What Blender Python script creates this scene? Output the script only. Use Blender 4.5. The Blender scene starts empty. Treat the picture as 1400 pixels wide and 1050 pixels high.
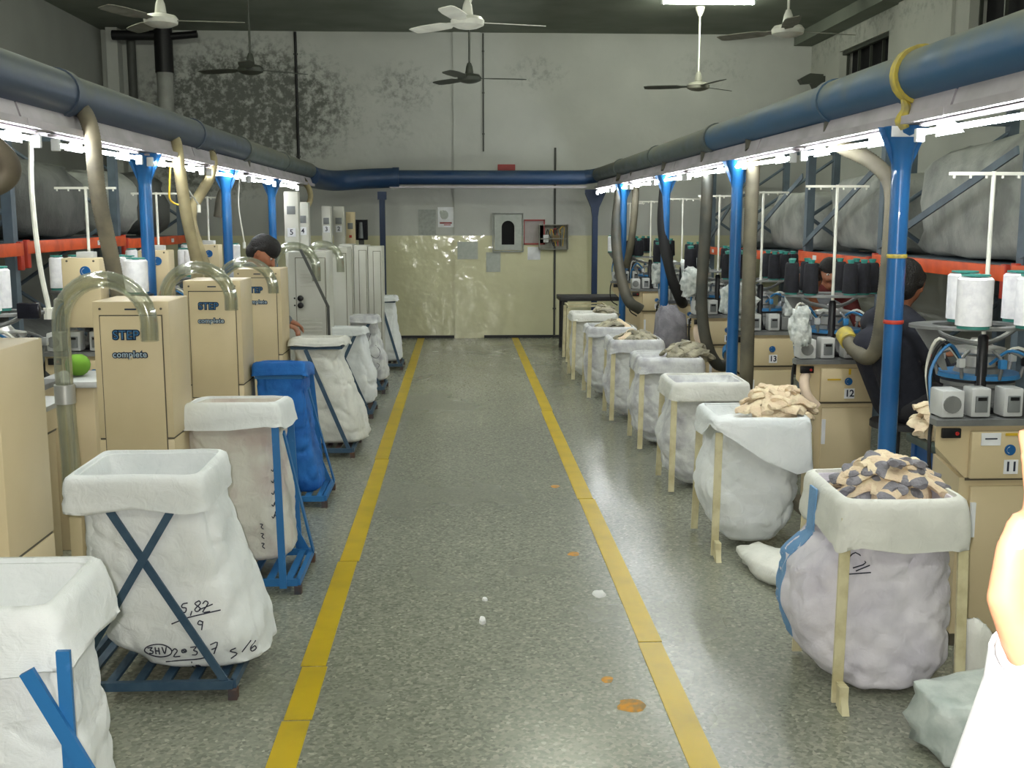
import bpy, bmesh, math, random
from mathutils import Vector, Matrix, Quaternion, noise
from mathutils.bvhtree import BVHTree

RND = random.Random(11)
COL = bpy.context.scene.collection
PI = math.pi
V = Vector


# ------------------------------------------------------------------ materials
def lin(c):
    out = []
    for v in c[:3]:
        v = v / 255.0
        out.append(v / 12.92 if v <= 0.04045 else ((v + 0.055) / 1.055) ** 2.4)
    return (out[0], out[1], out[2], 1.0)


def mat(name, col, rough=.5, metal=0., col2=None, scale=6., lo=.4, hi=.65, detail=5., bump=0., bscale=80.,
        trans=0., ior=1.45, spec=.5, emit=0., ecol=None, coat=0., sheen=0.):
    m = bpy.data.materials.new(name)
    m.use_nodes = True
    nt = m.node_tree
    b = nt.nodes['Principled BSDF']
    b.inputs['Base Color'].default_value = lin(col)
    b.inputs['Roughness'].default_value = rough
    b.inputs['Metallic'].default_value = metal
    b.inputs['IOR'].default_value = ior
    b.inputs['Specular IOR Level'].default_value = spec
    b.inputs['Transmission Weight'].default_value = trans
    b.inputs['Coat Weight'].default_value = coat
    if emit:
        b.inputs['Emission Color'].default_value = lin(ecol or col)
        b.inputs['Emission Strength'].default_value = emit
    tc = nt.nodes.new('ShaderNodeTexCoord')
    if col2 is None:
        col2 = tuple(max(0, c * .9) for c in col)
    n = nt.nodes.new('ShaderNodeTexNoise')
    n.inputs['Scale'].default_value = scale
    n.inputs['Detail'].default_value = detail
    nt.links.new(tc.outputs['Object'], n.inputs['Vector'])
    r = nt.nodes.new('ShaderNodeValToRGB')
    r.color_ramp.elements[0].position = lo
    r.color_ramp.elements[1].position = hi
    r.color_ramp.elements[0].color = lin(col)
    r.color_ramp.elements[1].color = lin(col2)
    nt.links.new(n.outputs['Fac'], r.inputs['Fac'])
    nt.links.new(r.outputs['Color'], b.inputs['Base Color'])
    if bump:
        n2 = nt.nodes.new('ShaderNodeTexNoise')
        n2.inputs['Scale'].default_value = bscale
        n2.inputs['Detail'].default_value = 4
        nt.links.new(tc.outputs['Object'], n2.inputs['Vector'])
        bp = nt.nodes.new('ShaderNodeBump')
        bp.inputs['Strength'].default_value = bump
        bp.inputs['Distance'].default_value = .02
        nt.links.new(n2.outputs['Fac'], bp.inputs['Height'])
        nt.links.new(bp.outputs['Normal'], b.inputs['Normal'])
    return m


def nodes_of(m):
    nt = m.node_tree
    return nt, nt.nodes, nt.links, nt.nodes['Principled BSDF']


def math_node(nt, op, a, b=None, clamp=False):
    n = nt.nodes.new('ShaderNodeMath')
    n.operation = op
    n.use_clamp = clamp
    for i, v in enumerate((a, b)):
        if v is None:
            continue
        if isinstance(v, (int, float)):
            n.inputs[i].default_value = v
        else:
            nt.links.new(v, n.inputs[i])
    return n.outputs[0]


def mix_col(nt, fac, a, b):
    n = nt.nodes.new('ShaderNodeMix')
    n.data_type = 'RGBA'
    if isinstance(fac, (int, float)):
        n.inputs[0].default_value = fac
    else:
        nt.links.new(fac, n.inputs[0])
    for i, v in ((6, a), (7, b)):
        if isinstance(v, tuple):
            n.inputs[i].default_value = v
        else:
            nt.links.new(v, n.inputs[i])
    return n.outputs[2]


def floor_mat():
    m = bpy.data.materials.new('terrazzo floor')
    m.use_nodes = True
    nt, N, L, b = nodes_of(m)
    tc = N.new('ShaderNodeTexCoord')
    v = N.new('ShaderNodeTexVoronoi')
    v.inputs['Scale'].default_value = 85
    L.new(tc.outputs['Object'], v.inputs['Vector'])
    r = N.new('ShaderNodeValToRGB')
    r.color_ramp.interpolation = 'LINEAR'
    e = r.color_ramp.elements
    e[0].position, e[0].color = .0, lin((104, 107, 95))
    e[1].position, e[1].color = 1., lin((176, 178, 160))
    x = e.new(.35); x.color = lin((126, 129, 115))
    x = e.new(.6); x.color = lin((137, 139, 125))
    x = e.new(.85); x.color = lin((151, 152, 137))
    L.new(v.outputs['Color'], r.inputs['Fac'])
    n = N.new('ShaderNodeTexNoise')
    n.inputs['Scale'].default_value = .9
    n.inputs['Detail'].default_value = 3
    L.new(tc.outputs['Object'], n.inputs['Vector'])
    rr = N.new('ShaderNodeValToRGB')
    rr.color_ramp.elements[0].position, rr.color_ramp.elements[0].color = .3, (.88, .88, .87, 1)
    rr.color_ramp.elements[1].position, rr.color_ramp.elements[1].color = .72, (1.04, 1.04, 1.03, 1)
    L.new(n.outputs['Fac'], rr.inputs['Fac'])
    mx = N.new('ShaderNodeMix')
    mx.data_type = 'RGBA'
    mx.blend_type = 'MULTIPLY'
    mx.inputs[0].default_value = .8
    L.new(r.outputs['Color'], mx.inputs[6])
    L.new(rr.outputs['Color'], mx.inputs[7])
    L.new(mx.outputs[2], b.inputs['Base Color'])
    rg = N.new('ShaderNodeMapRange')
    rg.inputs['From Min'].default_value = .3
    rg.inputs['From Max'].default_value = .7
    rg.inputs['To Min'].default_value = .3
    rg.inputs['To Max'].default_value = .2
    L.new(n.outputs['Fac'], rg.inputs['Value'])
    L.new(rg.outputs[0], b.inputs['Roughness'])
    n3 = N.new('ShaderNodeTexNoise')
    n3.inputs['Scale'].default_value = 9
    L.new(tc.outputs['Object'], n3.inputs['Vector'])
    bp = N.new('ShaderNodeBump')
    bp.inputs['Strength'].default_value = .04
    bp.inputs['Distance'].default_value = .02
    L.new(n3.outputs['Fac'], bp.inputs['Height'])
    L.new(bp.outputs['Normal'], b.inputs['Normal'])
    return m


def wall_mat(name, upper, lower, split, stains, gloss=True):
    """two-tone painted plaster; stains = (x, z, rx, rz, strength) patches of mould"""
    m = bpy.data.materials.new(name)
    m.use_nodes = True
    nt, N, L, b = nodes_of(m)
    tc = N.new('ShaderNodeTexCoord')
    sp = N.new('ShaderNodeSeparateXYZ')
    L.new(tc.outputs['Object'], sp.inputs[0])
    n = N.new('ShaderNodeTexNoise')
    n.inputs['Scale'].default_value = 2.2
    n.inputs['Detail'].default_value = 8
    L.new(tc.outputs['Object'], n.inputs['Vector'])
    nf = N.new('ShaderNodeTexNoise')
    nf.inputs['Scale'].default_value = 11
    nf.inputs['Detail'].default_value = 9
    nf.inputs['Roughness'].default_value = .7
    L.new(tc.outputs['Object'], nf.inputs['Vector'])
    up = mix_col(nt, n.outputs['Fac'], lin(tuple(c * .93 for c in upper)), lin(tuple(min(255, c * 1.05) for c in upper)))
    tot = None
    for (x, z, rx, rz, s) in stains:
        dx = math_node(nt, 'DIVIDE', math_node(nt, 'SUBTRACT', sp.outputs['X'], x), rx)
        dz = math_node(nt, 'DIVIDE', math_node(nt, 'SUBTRACT', sp.outputs['Z'], z), rz)
        d = math_node(nt, 'ADD', math_node(nt, 'MULTIPLY', dx, dx), math_node(nt, 'MULTIPLY', dz, dz))
        k = math_node(nt, 'MULTIPLY', math_node(nt, 'SUBTRACT', 1.0, d, True), s)
        tot = k if tot is None else math_node(nt, 'MAXIMUM', tot, k)
    if tot is not None:
        th = math_node(nt, 'SUBTRACT', math_node(nt, 'ADD', nf.outputs['Fac'], math_node(nt, 'MULTIPLY', tot, .2)), .53)
        msk = math_node(nt, 'MULTIPLY', math_node(nt, 'MULTIPLY', th, 6.0, True), math_node(nt, 'MULTIPLY', tot, 1.6, True))
        up = mix_col(nt, math_node(nt, 'MULTIPLY', msk, .8), up, lin((58, 62, 54)))
    if lower is not None:
        lo_ = mix_col(nt, n.outputs['Fac'], lin(tuple(c * .95 for c in lower)), lin(tuple(min(255, c * 1.04) for c in lower)))
        f = math_node(nt, 'GREATER_THAN', sp.outputs['Z'], split)
        c = mix_col(nt, f, lo_, up)
        L.new(c, b.inputs['Base Color'])
        if gloss:
            L.new(math_node(nt, 'ADD', math_node(nt, 'MULTIPLY', f, .6), .12), b.inputs['Roughness'])
        bp = N.new('ShaderNodeBump')
        bp.inputs['Strength'].default_value = .36
        bp.inputs['Distance'].default_value = .035
        ng = N.new('ShaderNodeTexNoise')
        ng.inputs['Scale'].default_value = 4.5
        ng.inputs['Detail'].default_value = 2.5
        L.new(tc.outputs['Object'], ng.inputs['Vector'])
        L.new(ng.outputs['Fac'], bp.inputs['Height'])
        L.new(bp.outputs['Normal'], b.inputs['Normal'])
        b.inputs['Coat Roughness'].default_value = .05
        L.new(math_node(nt, 'MULTIPLY', math_node(nt, 'SUBTRACT', 1.0, f), .9), b.inputs['Coat Weight'])
        L.new(bp.outputs['Normal'], b.inputs['Coat Normal'])
    else:
        L.new(up, b.inputs['Base Color'])
        b.inputs['Roughness'].default_value = .85
    return m


def duct_mat(name, col, dust, amount):
    """blue enamel with a layer of lint settled on the upward faces"""
    m = bpy.data.materials.new(name)
    m.use_nodes = True
    nt, N, L, b = nodes_of(m)
    tc = N.new('ShaderNodeTexCoord')
    ge = N.new('ShaderNodeNewGeometry')
    sp = N.new('ShaderNodeSeparateXYZ')
    L.new(ge.outputs['Normal'], sp.inputs[0])
    n = N.new('ShaderNodeTexNoise')
    n.inputs['Scale'].default_value = 5
    n.inputs['Detail'].default_value = 8
    L.new(tc.outputs['Object'], n.inputs['Vector'])
    f = math_node(nt, 'ADD', math_node(nt, 'MULTIPLY', sp.outputs['Z'], .75), math_node(nt, 'MULTIPLY', math_node(nt, 'SUBTRACT', n.outputs['Fac'], .5), 1.3))
    f = math_node(nt, 'ADD', f, amount, True)
    c = mix_col(nt, f, lin(col), lin(dust))
    L.new(c, b.inputs['Base Color'])
    L.new(math_node(nt, 'ADD', math_node(nt, 'MULTIPLY', f, .45), .42), b.inputs['Roughness'])
    return m


def woven_mat(name, col, col2, scale=9., lo=.4, hi=.7, trans=.0):
    """woven polypropylene: fine crossed tape weave in the bump, soft blotches of what is inside"""
    m = bpy.data.materials.new(name)
    m.use_nodes = True
    nt, N, L, b = nodes_of(m)
    tc = N.new('ShaderNodeTexCoord')
    n = N.new('ShaderNodeTexNoise')
    n.inputs['Scale'].default_value = scale
    n.inputs['Detail'].default_value = 6
    L.new(tc.outputs['Object'], n.inputs['Vector'])
    r = N.new('ShaderNodeValToRGB')
    r.color_ramp.elements[0].position, r.color_ramp.elements[0].color = lo, lin(col)
    r.color_ramp.elements[1].position, r.color_ramp.elements[1].color = hi, lin(col2)
    L.new(n.outputs['Fac'], r.inputs['Fac'])
    L.new(r.outputs['Color'], b.inputs['Base Color'])
    b.inputs['Roughness'].default_value = .55
    b.inputs['Specular IOR Level'].default_value = .25
    w = N.new('ShaderNodeTexWave')
    w.wave_type = 'BANDS'
    w.bands_direction = 'Z'
    w.inputs['Scale'].default_value = 160
    w.inputs['Distortion'].default_value = 4
    L.new(tc.outputs['Object'], w.inputs['Vector'])
    n2 = N.new('ShaderNodeTexNoise')
    n2.inputs['Scale'].default_value = 19
    n2.inputs['Detail'].default_value = 7
    n2.inputs['Distortion'].default_value = .8
    L.new(tc.outputs['Object'], n2.inputs['Vector'])
    h = math_node(nt, 'ADD', math_node(nt, 'MULTIPLY', w.outputs['Fac'], .05), n2.outputs['Fac'])
    bp = N.new('ShaderNodeBump')
    bp.inputs['Strength'].default_value = .55
    bp.inputs['Distance'].default_value = .02
    L.new(h, bp.inputs['Height'])
    L.new(bp.outputs['Normal'], b.inputs['Normal'])
    return m


M = {}
M['floor'] = floor_mat()
M['wall_back'] = wall_mat('back wall paint', (176, 178, 172), (206, 204, 168), 1.36,
                          [(-2.75, 3.0, 1.7, 1.0, 1.), (-3.3, 2.5, 1.2, .9, .8), (-.75, 3.25, .6, .4, .42), (-.9, 2.75, .4, .3, .3), (1.0, 3.45, .5, .3, .3), (3.3, 3.5, .7, .3, .2)])
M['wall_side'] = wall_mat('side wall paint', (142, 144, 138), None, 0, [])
M['wall_right'] = wall_mat('right wall paint', (176, 178, 168), None, 0, [(0, 3.75, 30, .3, .3)])
M['ceiling'] = mat('ceiling paint', (122, 128, 116), .9, col2=(108, 114, 102), scale=1.5)
M['dark_void'] = mat('dark opening', (14, 14, 16), .9)
M['pilaster'] = M['wall_back']
M['yellow'] = mat('yellow line paint', (194, 166, 10), .35, col2=(172, 148, 20), scale=5, lo=.45, hi=.75)
M['tan'] = mat('tan machine enamel', (202, 186, 150), .42, col2=(194, 178, 141), scale=3)
M['tan_dark'] = mat('tan seam', (116, 98, 62), .6)
M['gray_enamel'] = mat('light grey enamel', (190, 190, 180), .42, col2=(180, 180, 168), scale=3)
M['seam'] = mat('dark seam', (92, 86, 72), .7)
M['blue'] = mat('blue pole enamel', (34, 96, 152), .28, col2=(28, 86, 140), scale=4, coat=.3)
M['blue_dark'] = mat('dark blue paint', (24, 46, 78), .5)
M['blue_post'] = mat('dull blue bar paint', (48, 74, 96), .5, col2=(60, 84, 104), scale=20)
M['blue_bright'] = mat('bright blue bar paint', (40, 108, 166), .45, col2=(60, 120, 180), scale=30, lo=.6, hi=.75)
M['rust'] = mat('rusty slat', (92, 66, 50), .8, col2=(60, 62, 70), scale=14)
M['duct_r'] = duct_mat('blue duct right', (36, 82, 118), (126, 128, 112), .14)
M['duct_l'] = duct_mat('blue duct left', (44, 60, 82), (106, 110, 100), .12)
M['duct_b'] = duct_mat('blue duct back', (26, 56, 92), (66, 80, 90), -.2)
M['duct_grey'] = duct_mat('dusty duct end', (64, 80, 86), (108, 110, 98), .45)
M['tray'] = mat('grey cable channel', (172, 166, 172), .5, col2=(150, 146, 148), scale=4)
M['batten'] = mat('white batten enamel', (225, 228, 230), .4)
M['tube_on'] = mat('lit tube', (255, 255, 255), .3, emit=40., ecol=(246, 250, 252))
M['ceil_tube'] = mat('lit ceiling tube', (255, 255, 255), .3, emit=75., ecol=(246, 250, 232))
M['hose'] = mat('dusty grey hose', (128, 120, 100), .75, col2=(98, 94, 82), scale=7)
M['hose_olive'] = mat('olive grey hose', (104, 99, 82), .75, col2=(82, 79, 68), scale=7)
M['hose_tan'] = mat('beige hose', (172, 160, 122), .7, col2=(142, 132, 102), scale=6)
M['hose_dark'] = mat('dark hose', (62, 64, 58), .65, col2=(84, 80, 68), scale=5)
M['hose_brown'] = mat('brown black hose', (62, 52, 46), .6, col2=(92, 84, 66), scale=4)
M['tape'] = mat('yellow tape', (196, 176, 70), .6, col2=(150, 140, 90), scale=20)
M['cream_steel'] = mat('cream steel bar', (214, 206, 168), .5, col2=(190, 180, 140), scale=15)
M['white_steel'] = mat('white rod', (226, 226, 214), .4)
M['steel'] = mat('machined steel', (206, 206, 202), .35, .7)
M['gray_metal'] = mat('grey casting', (128, 130, 128), .45, .3, col2=(108, 110, 110), scale=9)
M['gray_box'] = mat('grey motor box', (196, 198, 196), .45)
M['dial'] = mat('grey dial face', (120, 124, 124), .5)
M['black'] = mat('black enamel', (22, 22, 25), .35)
M['black_rubber'] = mat('black rubber', (28, 28, 28), .7)
M['blue_plastic'] = mat('blue plastic', (50, 118, 170), .4)
M['red_plastic'] = mat('red plastic', (168, 40, 36), .4)
M['yarn_black'] = mat('black yarn', (13, 13, 19), .85, col2=(22, 22, 30), scale=30, bump=.2, bscale=120)
M['yarn_white'] = mat('white yarn', (236, 236, 238), .75, col2=(222, 222, 226), scale=30, bump=.15, bscale=120)
M['teal'] = mat('teal cone tip', (60, 142, 132), .5)
M['orange'] = mat('orange rack beam', (226, 92, 42), .5, col2=(200, 78, 36), scale=8)
M['orange_red'] = mat('red beam connector', (190, 62, 44), .5)
M['rack_grey'] = mat('grey blue rack upright', (98, 112, 122), .5, col2=(84, 96, 106), scale=6)
M['sack_white'] = woven_mat('white woven sack', (240, 243, 243), (226, 231, 231), 5)
M['sack_white_b'] = woven_mat('white woven sack warm', (234, 234, 226), (216, 217, 209), 6)
M['sack_mottled'] = woven_mat('translucent sack over grey socks', (224, 226, 224), (178, 178, 184), 9, .42, .68)
M['sack_lilac'] = woven_mat('lilac white sack', (232, 228, 236), (206, 202, 214), 6, .4, .7)
M['sack_pink'] = woven_mat('white sack over pink socks', (220, 218, 208), (200, 182, 176), 5, .45, .7)
M['sack_blue'] = woven_mat('blue woven sack', (44, 116, 196), (30, 92, 170), 8)
M['sack_stripe'] = woven_mat('blue sack stripe', (120, 164, 208), (104, 148, 196), 8)
M['sack_store'] = woven_mat('storage sack grey', (176, 179, 171), (132, 135, 130), 3.5, .4, .66)
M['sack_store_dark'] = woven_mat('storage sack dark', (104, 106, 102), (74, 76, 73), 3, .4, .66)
M['ink'] = mat('marker ink', (40, 44, 62), .6)
M['sock_cream'] = mat('cream cotton', (232, 216, 184), .9, col2=(220, 196, 166), scale=12, bump=.5, bscale=90)
M['sock_grey'] = mat('grey cotton', (142, 140, 146), .9, col2=(120, 118, 124), scale=14, bump=.5, bscale=90)
M['sock_olive'] = mat('beige cotton', (176, 170, 146), .9, col2=(140, 136, 120), scale=12, bump=.5, bscale=90)
M['paper'] = mat('white paper', (232, 234, 236), .7)
M['paper_grey'] = mat('grey notice paper', (172, 177, 170), .5, col2=(162, 168, 160), scale=20)
M['paper_faded'] = mat('faded notice', (158, 162, 156), .8, col2=(146, 150, 144), scale=25)
M['paper_pink'] = mat('pinkish notice', (160, 152, 150), .7, col2=(150, 146, 142), scale=10)
M['red_paint'] = mat('dull red paint', (150, 62, 60), .6)
M['skin'] = mat('brown skin', (156, 102, 74), .5, col2=(146, 92, 66), scale=8)
M['skin_fg'] = mat('light brown skin', (204, 146, 112), .45, col2=(194, 134, 100), scale=14)
M['nail'] = mat('finger nail', (232, 190, 172), .25)
M['hair'] = mat('black hair', (22, 19, 18), .55, bump=.6, bscale=150)
M['eye_white'] = mat('eye white', (220, 216, 210), .3)
M['lip'] = mat('lips', (136, 78, 66), .5)
M['cloth_white'] = mat('white shirt cloth', (244, 244, 246), .85)
M['cloth_dark'] = mat('dark jacket cloth', (26, 28, 38), .9, col2=(34, 36, 46), scale=20)
M['cloth_maroon'] = mat('maroon cloth', (104, 42, 40), .9)
M['cloth_grey'] = mat('grey shirt cloth', (112, 116, 120), .9)
M['trousers'] = mat('dark trousers', (44, 44, 48), .9)
M['shoe'] = mat('dark shoe', (26, 22, 20), .5)
M['fan_white'] = mat('white fan enamel', (224, 224, 212), .4)
M['fan_grey'] = mat('dusty fan blade', (136, 136, 124), .6, col2=(112, 112, 100), scale=9)
M['fan_dark'] = mat('dark fan enamel', (62, 66, 58), .5)
M['pipe_black'] = mat('black pipe', (16, 16, 18), .5)
M['pipe_grey'] = mat('pale pipe sleeve', (150, 152, 146), .5)
M['pipe_dull'] = mat('dull grey pipe', (74, 76, 72), .6)
M['table_top'] = mat('dark green table top', (58, 72, 68), .5, col2=(76, 88, 82), scale=9)
M['table_blue'] = mat('blue table panel', (30, 82, 140), .5)
M['dark_table'] = mat('dark worn table', (44, 44, 46), .6)
M['green'] = mat('green knit', (112, 160, 50), .9)
M['white_sheet'] = mat('white plastic sheet', (216, 220, 216), .35, col2=(160, 168, 166), scale=22, bump=.6, bscale=40)
M['tub'] = mat('clouded plastic', (198, 206, 202), .3, col2=(168, 180, 176), scale=12, bump=.5, bscale=14)
M['chute'] = mat('pinkish plastic chute', (222, 200, 178), .4)
M['sticker_blue'] = mat('blue badge', (28, 92, 150), .35)
M['sticker_dark'] = mat('dark blue lettering edge', (20, 44, 68), .5)
M['sticker_light'] = mat('pale lettering', (178, 200, 212), .5)
M['sticker_mid'] = mat('mid blue lettering', (58, 116, 160), .5)
M['screen'] = mat('dark screen', (24, 24, 34), .2)
M['orange_spot'] = mat('orange stain', (206, 146, 52), .7, col2=(150, 130, 90), scale=40)
M['lint'] = mat('white lint', (225, 226, 222), .9)
M['amber'] = mat('worn yellow paint mark', (206, 170, 40), .6)


def glass_mat():
    m = bpy.data.materials.new('clear plastic tube')
    m.use_nodes = True
    nt, N, L, b = nodes_of(m)
    N.remove(b)
    out = N['Material Output']
    t = N.new('ShaderNodeBsdfTransparent')
    t.inputs['Color'].default_value = (.9, .91, .87, 1)
    g = N.new('ShaderNodeBsdfGlossy')
    g.inputs['Roughness'].default_value = .12
    g.inputs['Color'].default_value = (.9, .92, .88, 1)
    d = N.new('ShaderNodeBsdfDiffuse')
    d.inputs['Color'].default_value = lin((206, 206, 186))
    lw = N.new('ShaderNodeLayerWeight')
    lw.inputs['Blend'].default_value = .35
    n = N.new('ShaderNodeTexNoise')
    n.inputs['Scale'].default_value = 9
    tc = N.new('ShaderNodeTexCoord')
    L.new(tc.outputs['Object'], n.inputs['Vector'])
    m1 = N.new('ShaderNodeMixShader')
    L.new(math_node(nt, 'ADD', math_node(nt, 'MULTIPLY', n.outputs['Fac'], .1), math_node(nt, 'MULTIPLY', lw.outputs['Facing'], .22)), m1.inputs[0])
    L.new(t.outputs[0], m1.inputs[1])
    L.new(d.outputs[0], m1.inputs[2])
    m2 = N.new('ShaderNodeMixShader')
    L.new(math_node(nt, 'ADD', math_node(nt, 'MULTIPLY', lw.outputs['Facing'], .55), .1), m2.inputs[0])
    L.new(m1.outputs[0], m2.inputs[1])
    L.new(g.outputs[0], m2.inputs[2])
    L.new(m2.outputs[0], out.inputs['Surface'])
    return m


M['clear'] = glass_mat()


# ------------------------------------------------------------------ mesh builder
def catmull(pts, n=6):
    pts = [V(p) for p in pts]
    if len(pts) < 3:
        return pts
    P = [pts[0] * 2 - pts[1]] + pts + [pts[-1] * 2 - pts[-2]]
    out = []
    for i in range(1, len(P) - 2):
        a, b, c, d = P[i - 1], P[i], P[i + 1], P[i + 2]
        for k in range(n):
            t = k / n
            out.append(.5 * ((2 * b) + (c - a) * t + (2 * a - 5 * b + 4 * c - d) * t * t + (3 * b - a - 3 * c + d) * t ** 3))
    out.append(pts[-1])
    return out


class MB:
    def __init__(self):
        self.bm = bmesh.new()

    def box(self, c, s, rot=None, bev=0.):
        c, s = V(c), V(s)
        r = bmesh.ops.create_cube(self.bm, size=1.)
        vs = r['verts']
        for v in vs:
            v.co = V((v.co.x * s.x, v.co.y * s.y, v.co.z * s.z))
            if rot is not None:
                v.co = rot @ v.co
            v.co += c
        if bev > 0:
            es = list({e for v in vs for e in v.link_edges})
            bmesh.ops.bevel(self.bm, geom=es, offset=bev, segments=2, affect='EDGES', profile=.5)
        return self

    def loft(self, rings, cap0=True, cap1=True, closed=False):
        bm = self.bm
        rv = [[bm.verts.new(p) for p in ring] for ring in rings]
        n = len(rv[0])
        m = len(rv)
        for i in range(m if closed else m - 1):
            a, b = rv[i], rv[(i + 1) % m]
            for k in range(n):
                k2 = (k + 1) % n
                try:
                    bm.faces.new((a[k], a[k2], b[k2], b[k]))
                except ValueError:
                    pass
        if not closed:
            if cap0:
                bm.faces.new(list(reversed(rv[0])))
            if cap1:
                bm.faces.new(rv[-1])
        return self

    def tube(self, pts, r, n=10, sub=0, caps=True, rib=None, flat=None):
        """r: radius or list; rib=(pitch, amount) makes a corrugated hose; flat=(up, k) squashes the section"""
        pts = catmull(pts, sub) if sub else [V(p) for p in pts]
        if rib:
            L = [0.]
            for a, b in zip(pts, pts[1:]):
                L.append(L[-1] + (b - a).length)
            m = max(2, int(L[-1] / rib[0]) * 2)
            out, j = [], 0
            for i in range(m + 1):
                s = L[-1] * i / m
                while j < len(L) - 2 and L[j + 1] < s:
                    j += 1
                d = L[j + 1] - L[j]
                t = (s - L[j]) / d if d > 1e-9 else 0
                out.append(pts[j].lerp(pts[j + 1], t))
            pts = out
            r = [r * (1 + (rib[1] if i % 2 else -rib[1])) for i in range(len(pts))]
        if not isinstance(r, (list, tuple)):
            r = [r] * len(pts)
        elif len(r) != len(pts):
            k = (len(r) - 1) / (len(pts) - 1)
            r = [r[min(int(i * k), len(r) - 2)] * (1 - (i * k - min(int(i * k), len(r) - 2))) + r[min(int(i * k), len(r) - 2) + 1] * (i * k - min(int(i * k), len(r) - 2)) for i in range(len(pts))]
        rings = []
        t0 = (pts[1] - pts[0]).normalized()
        up = V((0, 0, 1)) if abs(t0.z) < .9 else V((1, 0, 0))
        u = t0.cross(up).normalized()
        for i, p in enumerate(pts):
            a = pts[max(i - 1, 0)]
            b = pts[min(i + 1, len(pts) - 1)]
            t = (b - a).normalized()
            u = (u - t * u.dot(t))
            u = u.normalized() if u.length > 1e-6 else t.orthogonal().normalized()
            w = t.cross(u)
            rings.append([p + (u * math.cos(2 * PI * k / n) + w * math.sin(2 * PI * k / n)) * r[i] for k in range(n)])
        return self.loft(rings, caps, caps)

    def cyl(self, p0, p1, r0, r1=None, n=16):
        return self.tube([p0, p1], [r0, r0 if r1 is None else r1], n)

    def pipe(self, pts, ro, ri, n=14, sub=0):
        """open hollow tube with wall thickness"""
        pts = catmull(pts, sub) if sub else [V(p) for p in pts]
        ring_o, ring_i = [], []
        t0 = (pts[1] - pts[0]).normalized()
        up = V((0, 0, 1)) if abs(t0.z) < .9 else V((1, 0, 0))
        u = t0.cross(up).normalized()
        for i, p in enumerate(pts):
            t = (pts[min(i + 1, len(pts) - 1)] - pts[max(i - 1, 0)]).normalized()
            u = (u - t * u.dot(t)).normalized()
            w = t.cross(u)
            d = [u * math.cos(2 * PI * k / n) + w * math.sin(2 * PI * k / n) for k in range(n)]
            ring_o.append([p + q * ro for q in d])
            ring_i.append([p + q * ri for q in d])
        return self.loft(ring_o + list(reversed(ring_i)), closed=True)

    def lathe(self, prof, o=(0, 0, 0), n=20, axis=None):
        o = V(o)
        q = V((0, 0, 1)).rotation_difference(V(axis)) if axis is not None else None
        rings = []
        for (r, z) in prof:
            ring = []
            for k in range(n):
                p = V((r * math.cos(2 * PI * k / n), r * math.sin(2 * PI * k / n), z))
                ring.append(o + (q @ p if q else p))
            rings.append(ring)
        return self.loft(rings)

    def prism(self, poly, axis, lo, hi):
        """poly of 2-D points; axis 'x' -> (y,z), 'y' -> (x,z), 'z' -> (x,y)"""
        def p3(a, b, c):
            return {'x': V((c, a, b)), 'y': V((a, c, b)), 'z': V((a, b, c))}[axis]
        return self.loft([[p3(a, b, lo) for a, b in poly], [p3(a, b, hi) for a, b in poly]])

    def capsule(self, p0, r0, p1, r1, n=14):
        p0, p1 = V(p0), V(p1)
        d = p1 - p0
        t = d.normalized() if d.length > 1e-6 else V((0, 0, 1))
        u = t.orthogonal().normalized()
        w = t.cross(u)
        rings = []
        for a in range(1, 5):
            f = PI / 2 * a / 4
            rings.append((p0 - t * r0 * math.cos(f), r0 * math.sin(f)))
        for a in range(4, 0, -1):
            f = PI / 2 * a / 4
            rings.append((p1 + t * r1 * math.cos(f), r1 * math.sin(f)))
        return self.loft([[c + (u * math.cos(2 * PI * k / n) + w * math.sin(2 * PI * k / n)) * r for k in range(n)] for c, r in rings])

    def ellipsoid(self, c, s, rot=None, n=14):
        c = V(c)
        rings = []
        for a in range(1, n):
            f = PI * a / n
            ring = []
            for k in range(n * 2):
                p = V((s[0] * math.sin(f) * math.cos(PI * k / n), s[1] * math.sin(f) * math.sin(PI * k / n), -s[2] * math.cos(f)))
                ring.append(c + (rot @ p if rot is not None else p))
            rings.append(ring)
        return self.loft(rings)

    def mesh(self, name, smooth=True, angle=38):
        bmesh.ops.recalc_face_normals(self.bm, faces=self.bm.faces[:])
        me = bpy.data.meshes.new(name)
        self.bm.to_mesh(me)
        self.bm.free()
        if smooth:
            for p in me.polygons:
                p.use_smooth = True
            me.set_sharp_from_angle(angle=math.radians(angle))
        return me


def obj(name, mb, m, parent=None, loc=None, smooth=True, angle=38):
    me = mb.mesh(name, smooth, angle) if isinstance(mb, MB) else mb
    if m is not None:
        me.materials.clear()
        me.materials.append(M[m])
    o = bpy.data.objects.new(name, me)
    COL.objects.link(o)
    if parent is not None:
        o.parent = parent
    if loc is not None:
        o.location = loc
    return o


def tag(o, label, cat, group=None):
    o['label'] = label
    o['category'] = cat
    if group:
        o['group'] = group
    return o


def thing(name, label, cat, loc=(0, 0, 0), rz=0., group=None):
    o = bpy.data.objects.new(name, None)
    COL.objects.link(o)
    o.location = loc
    o.rotation_euler = (0, 0, rz)
    return tag(o, label, cat, group)


def struct(name, mb, m, parent=None):
    o = obj(name, mb, m, parent)
    if parent is None:
        o['kind'] = 'structure'
    return o


def copy_tree(o, parent=None):
    c = o.copy()
    COL.objects.link(c)
    if parent is not None:
        c.parent = parent
    for ch in o.children:
        copy_tree(ch, c)
    return c


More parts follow.
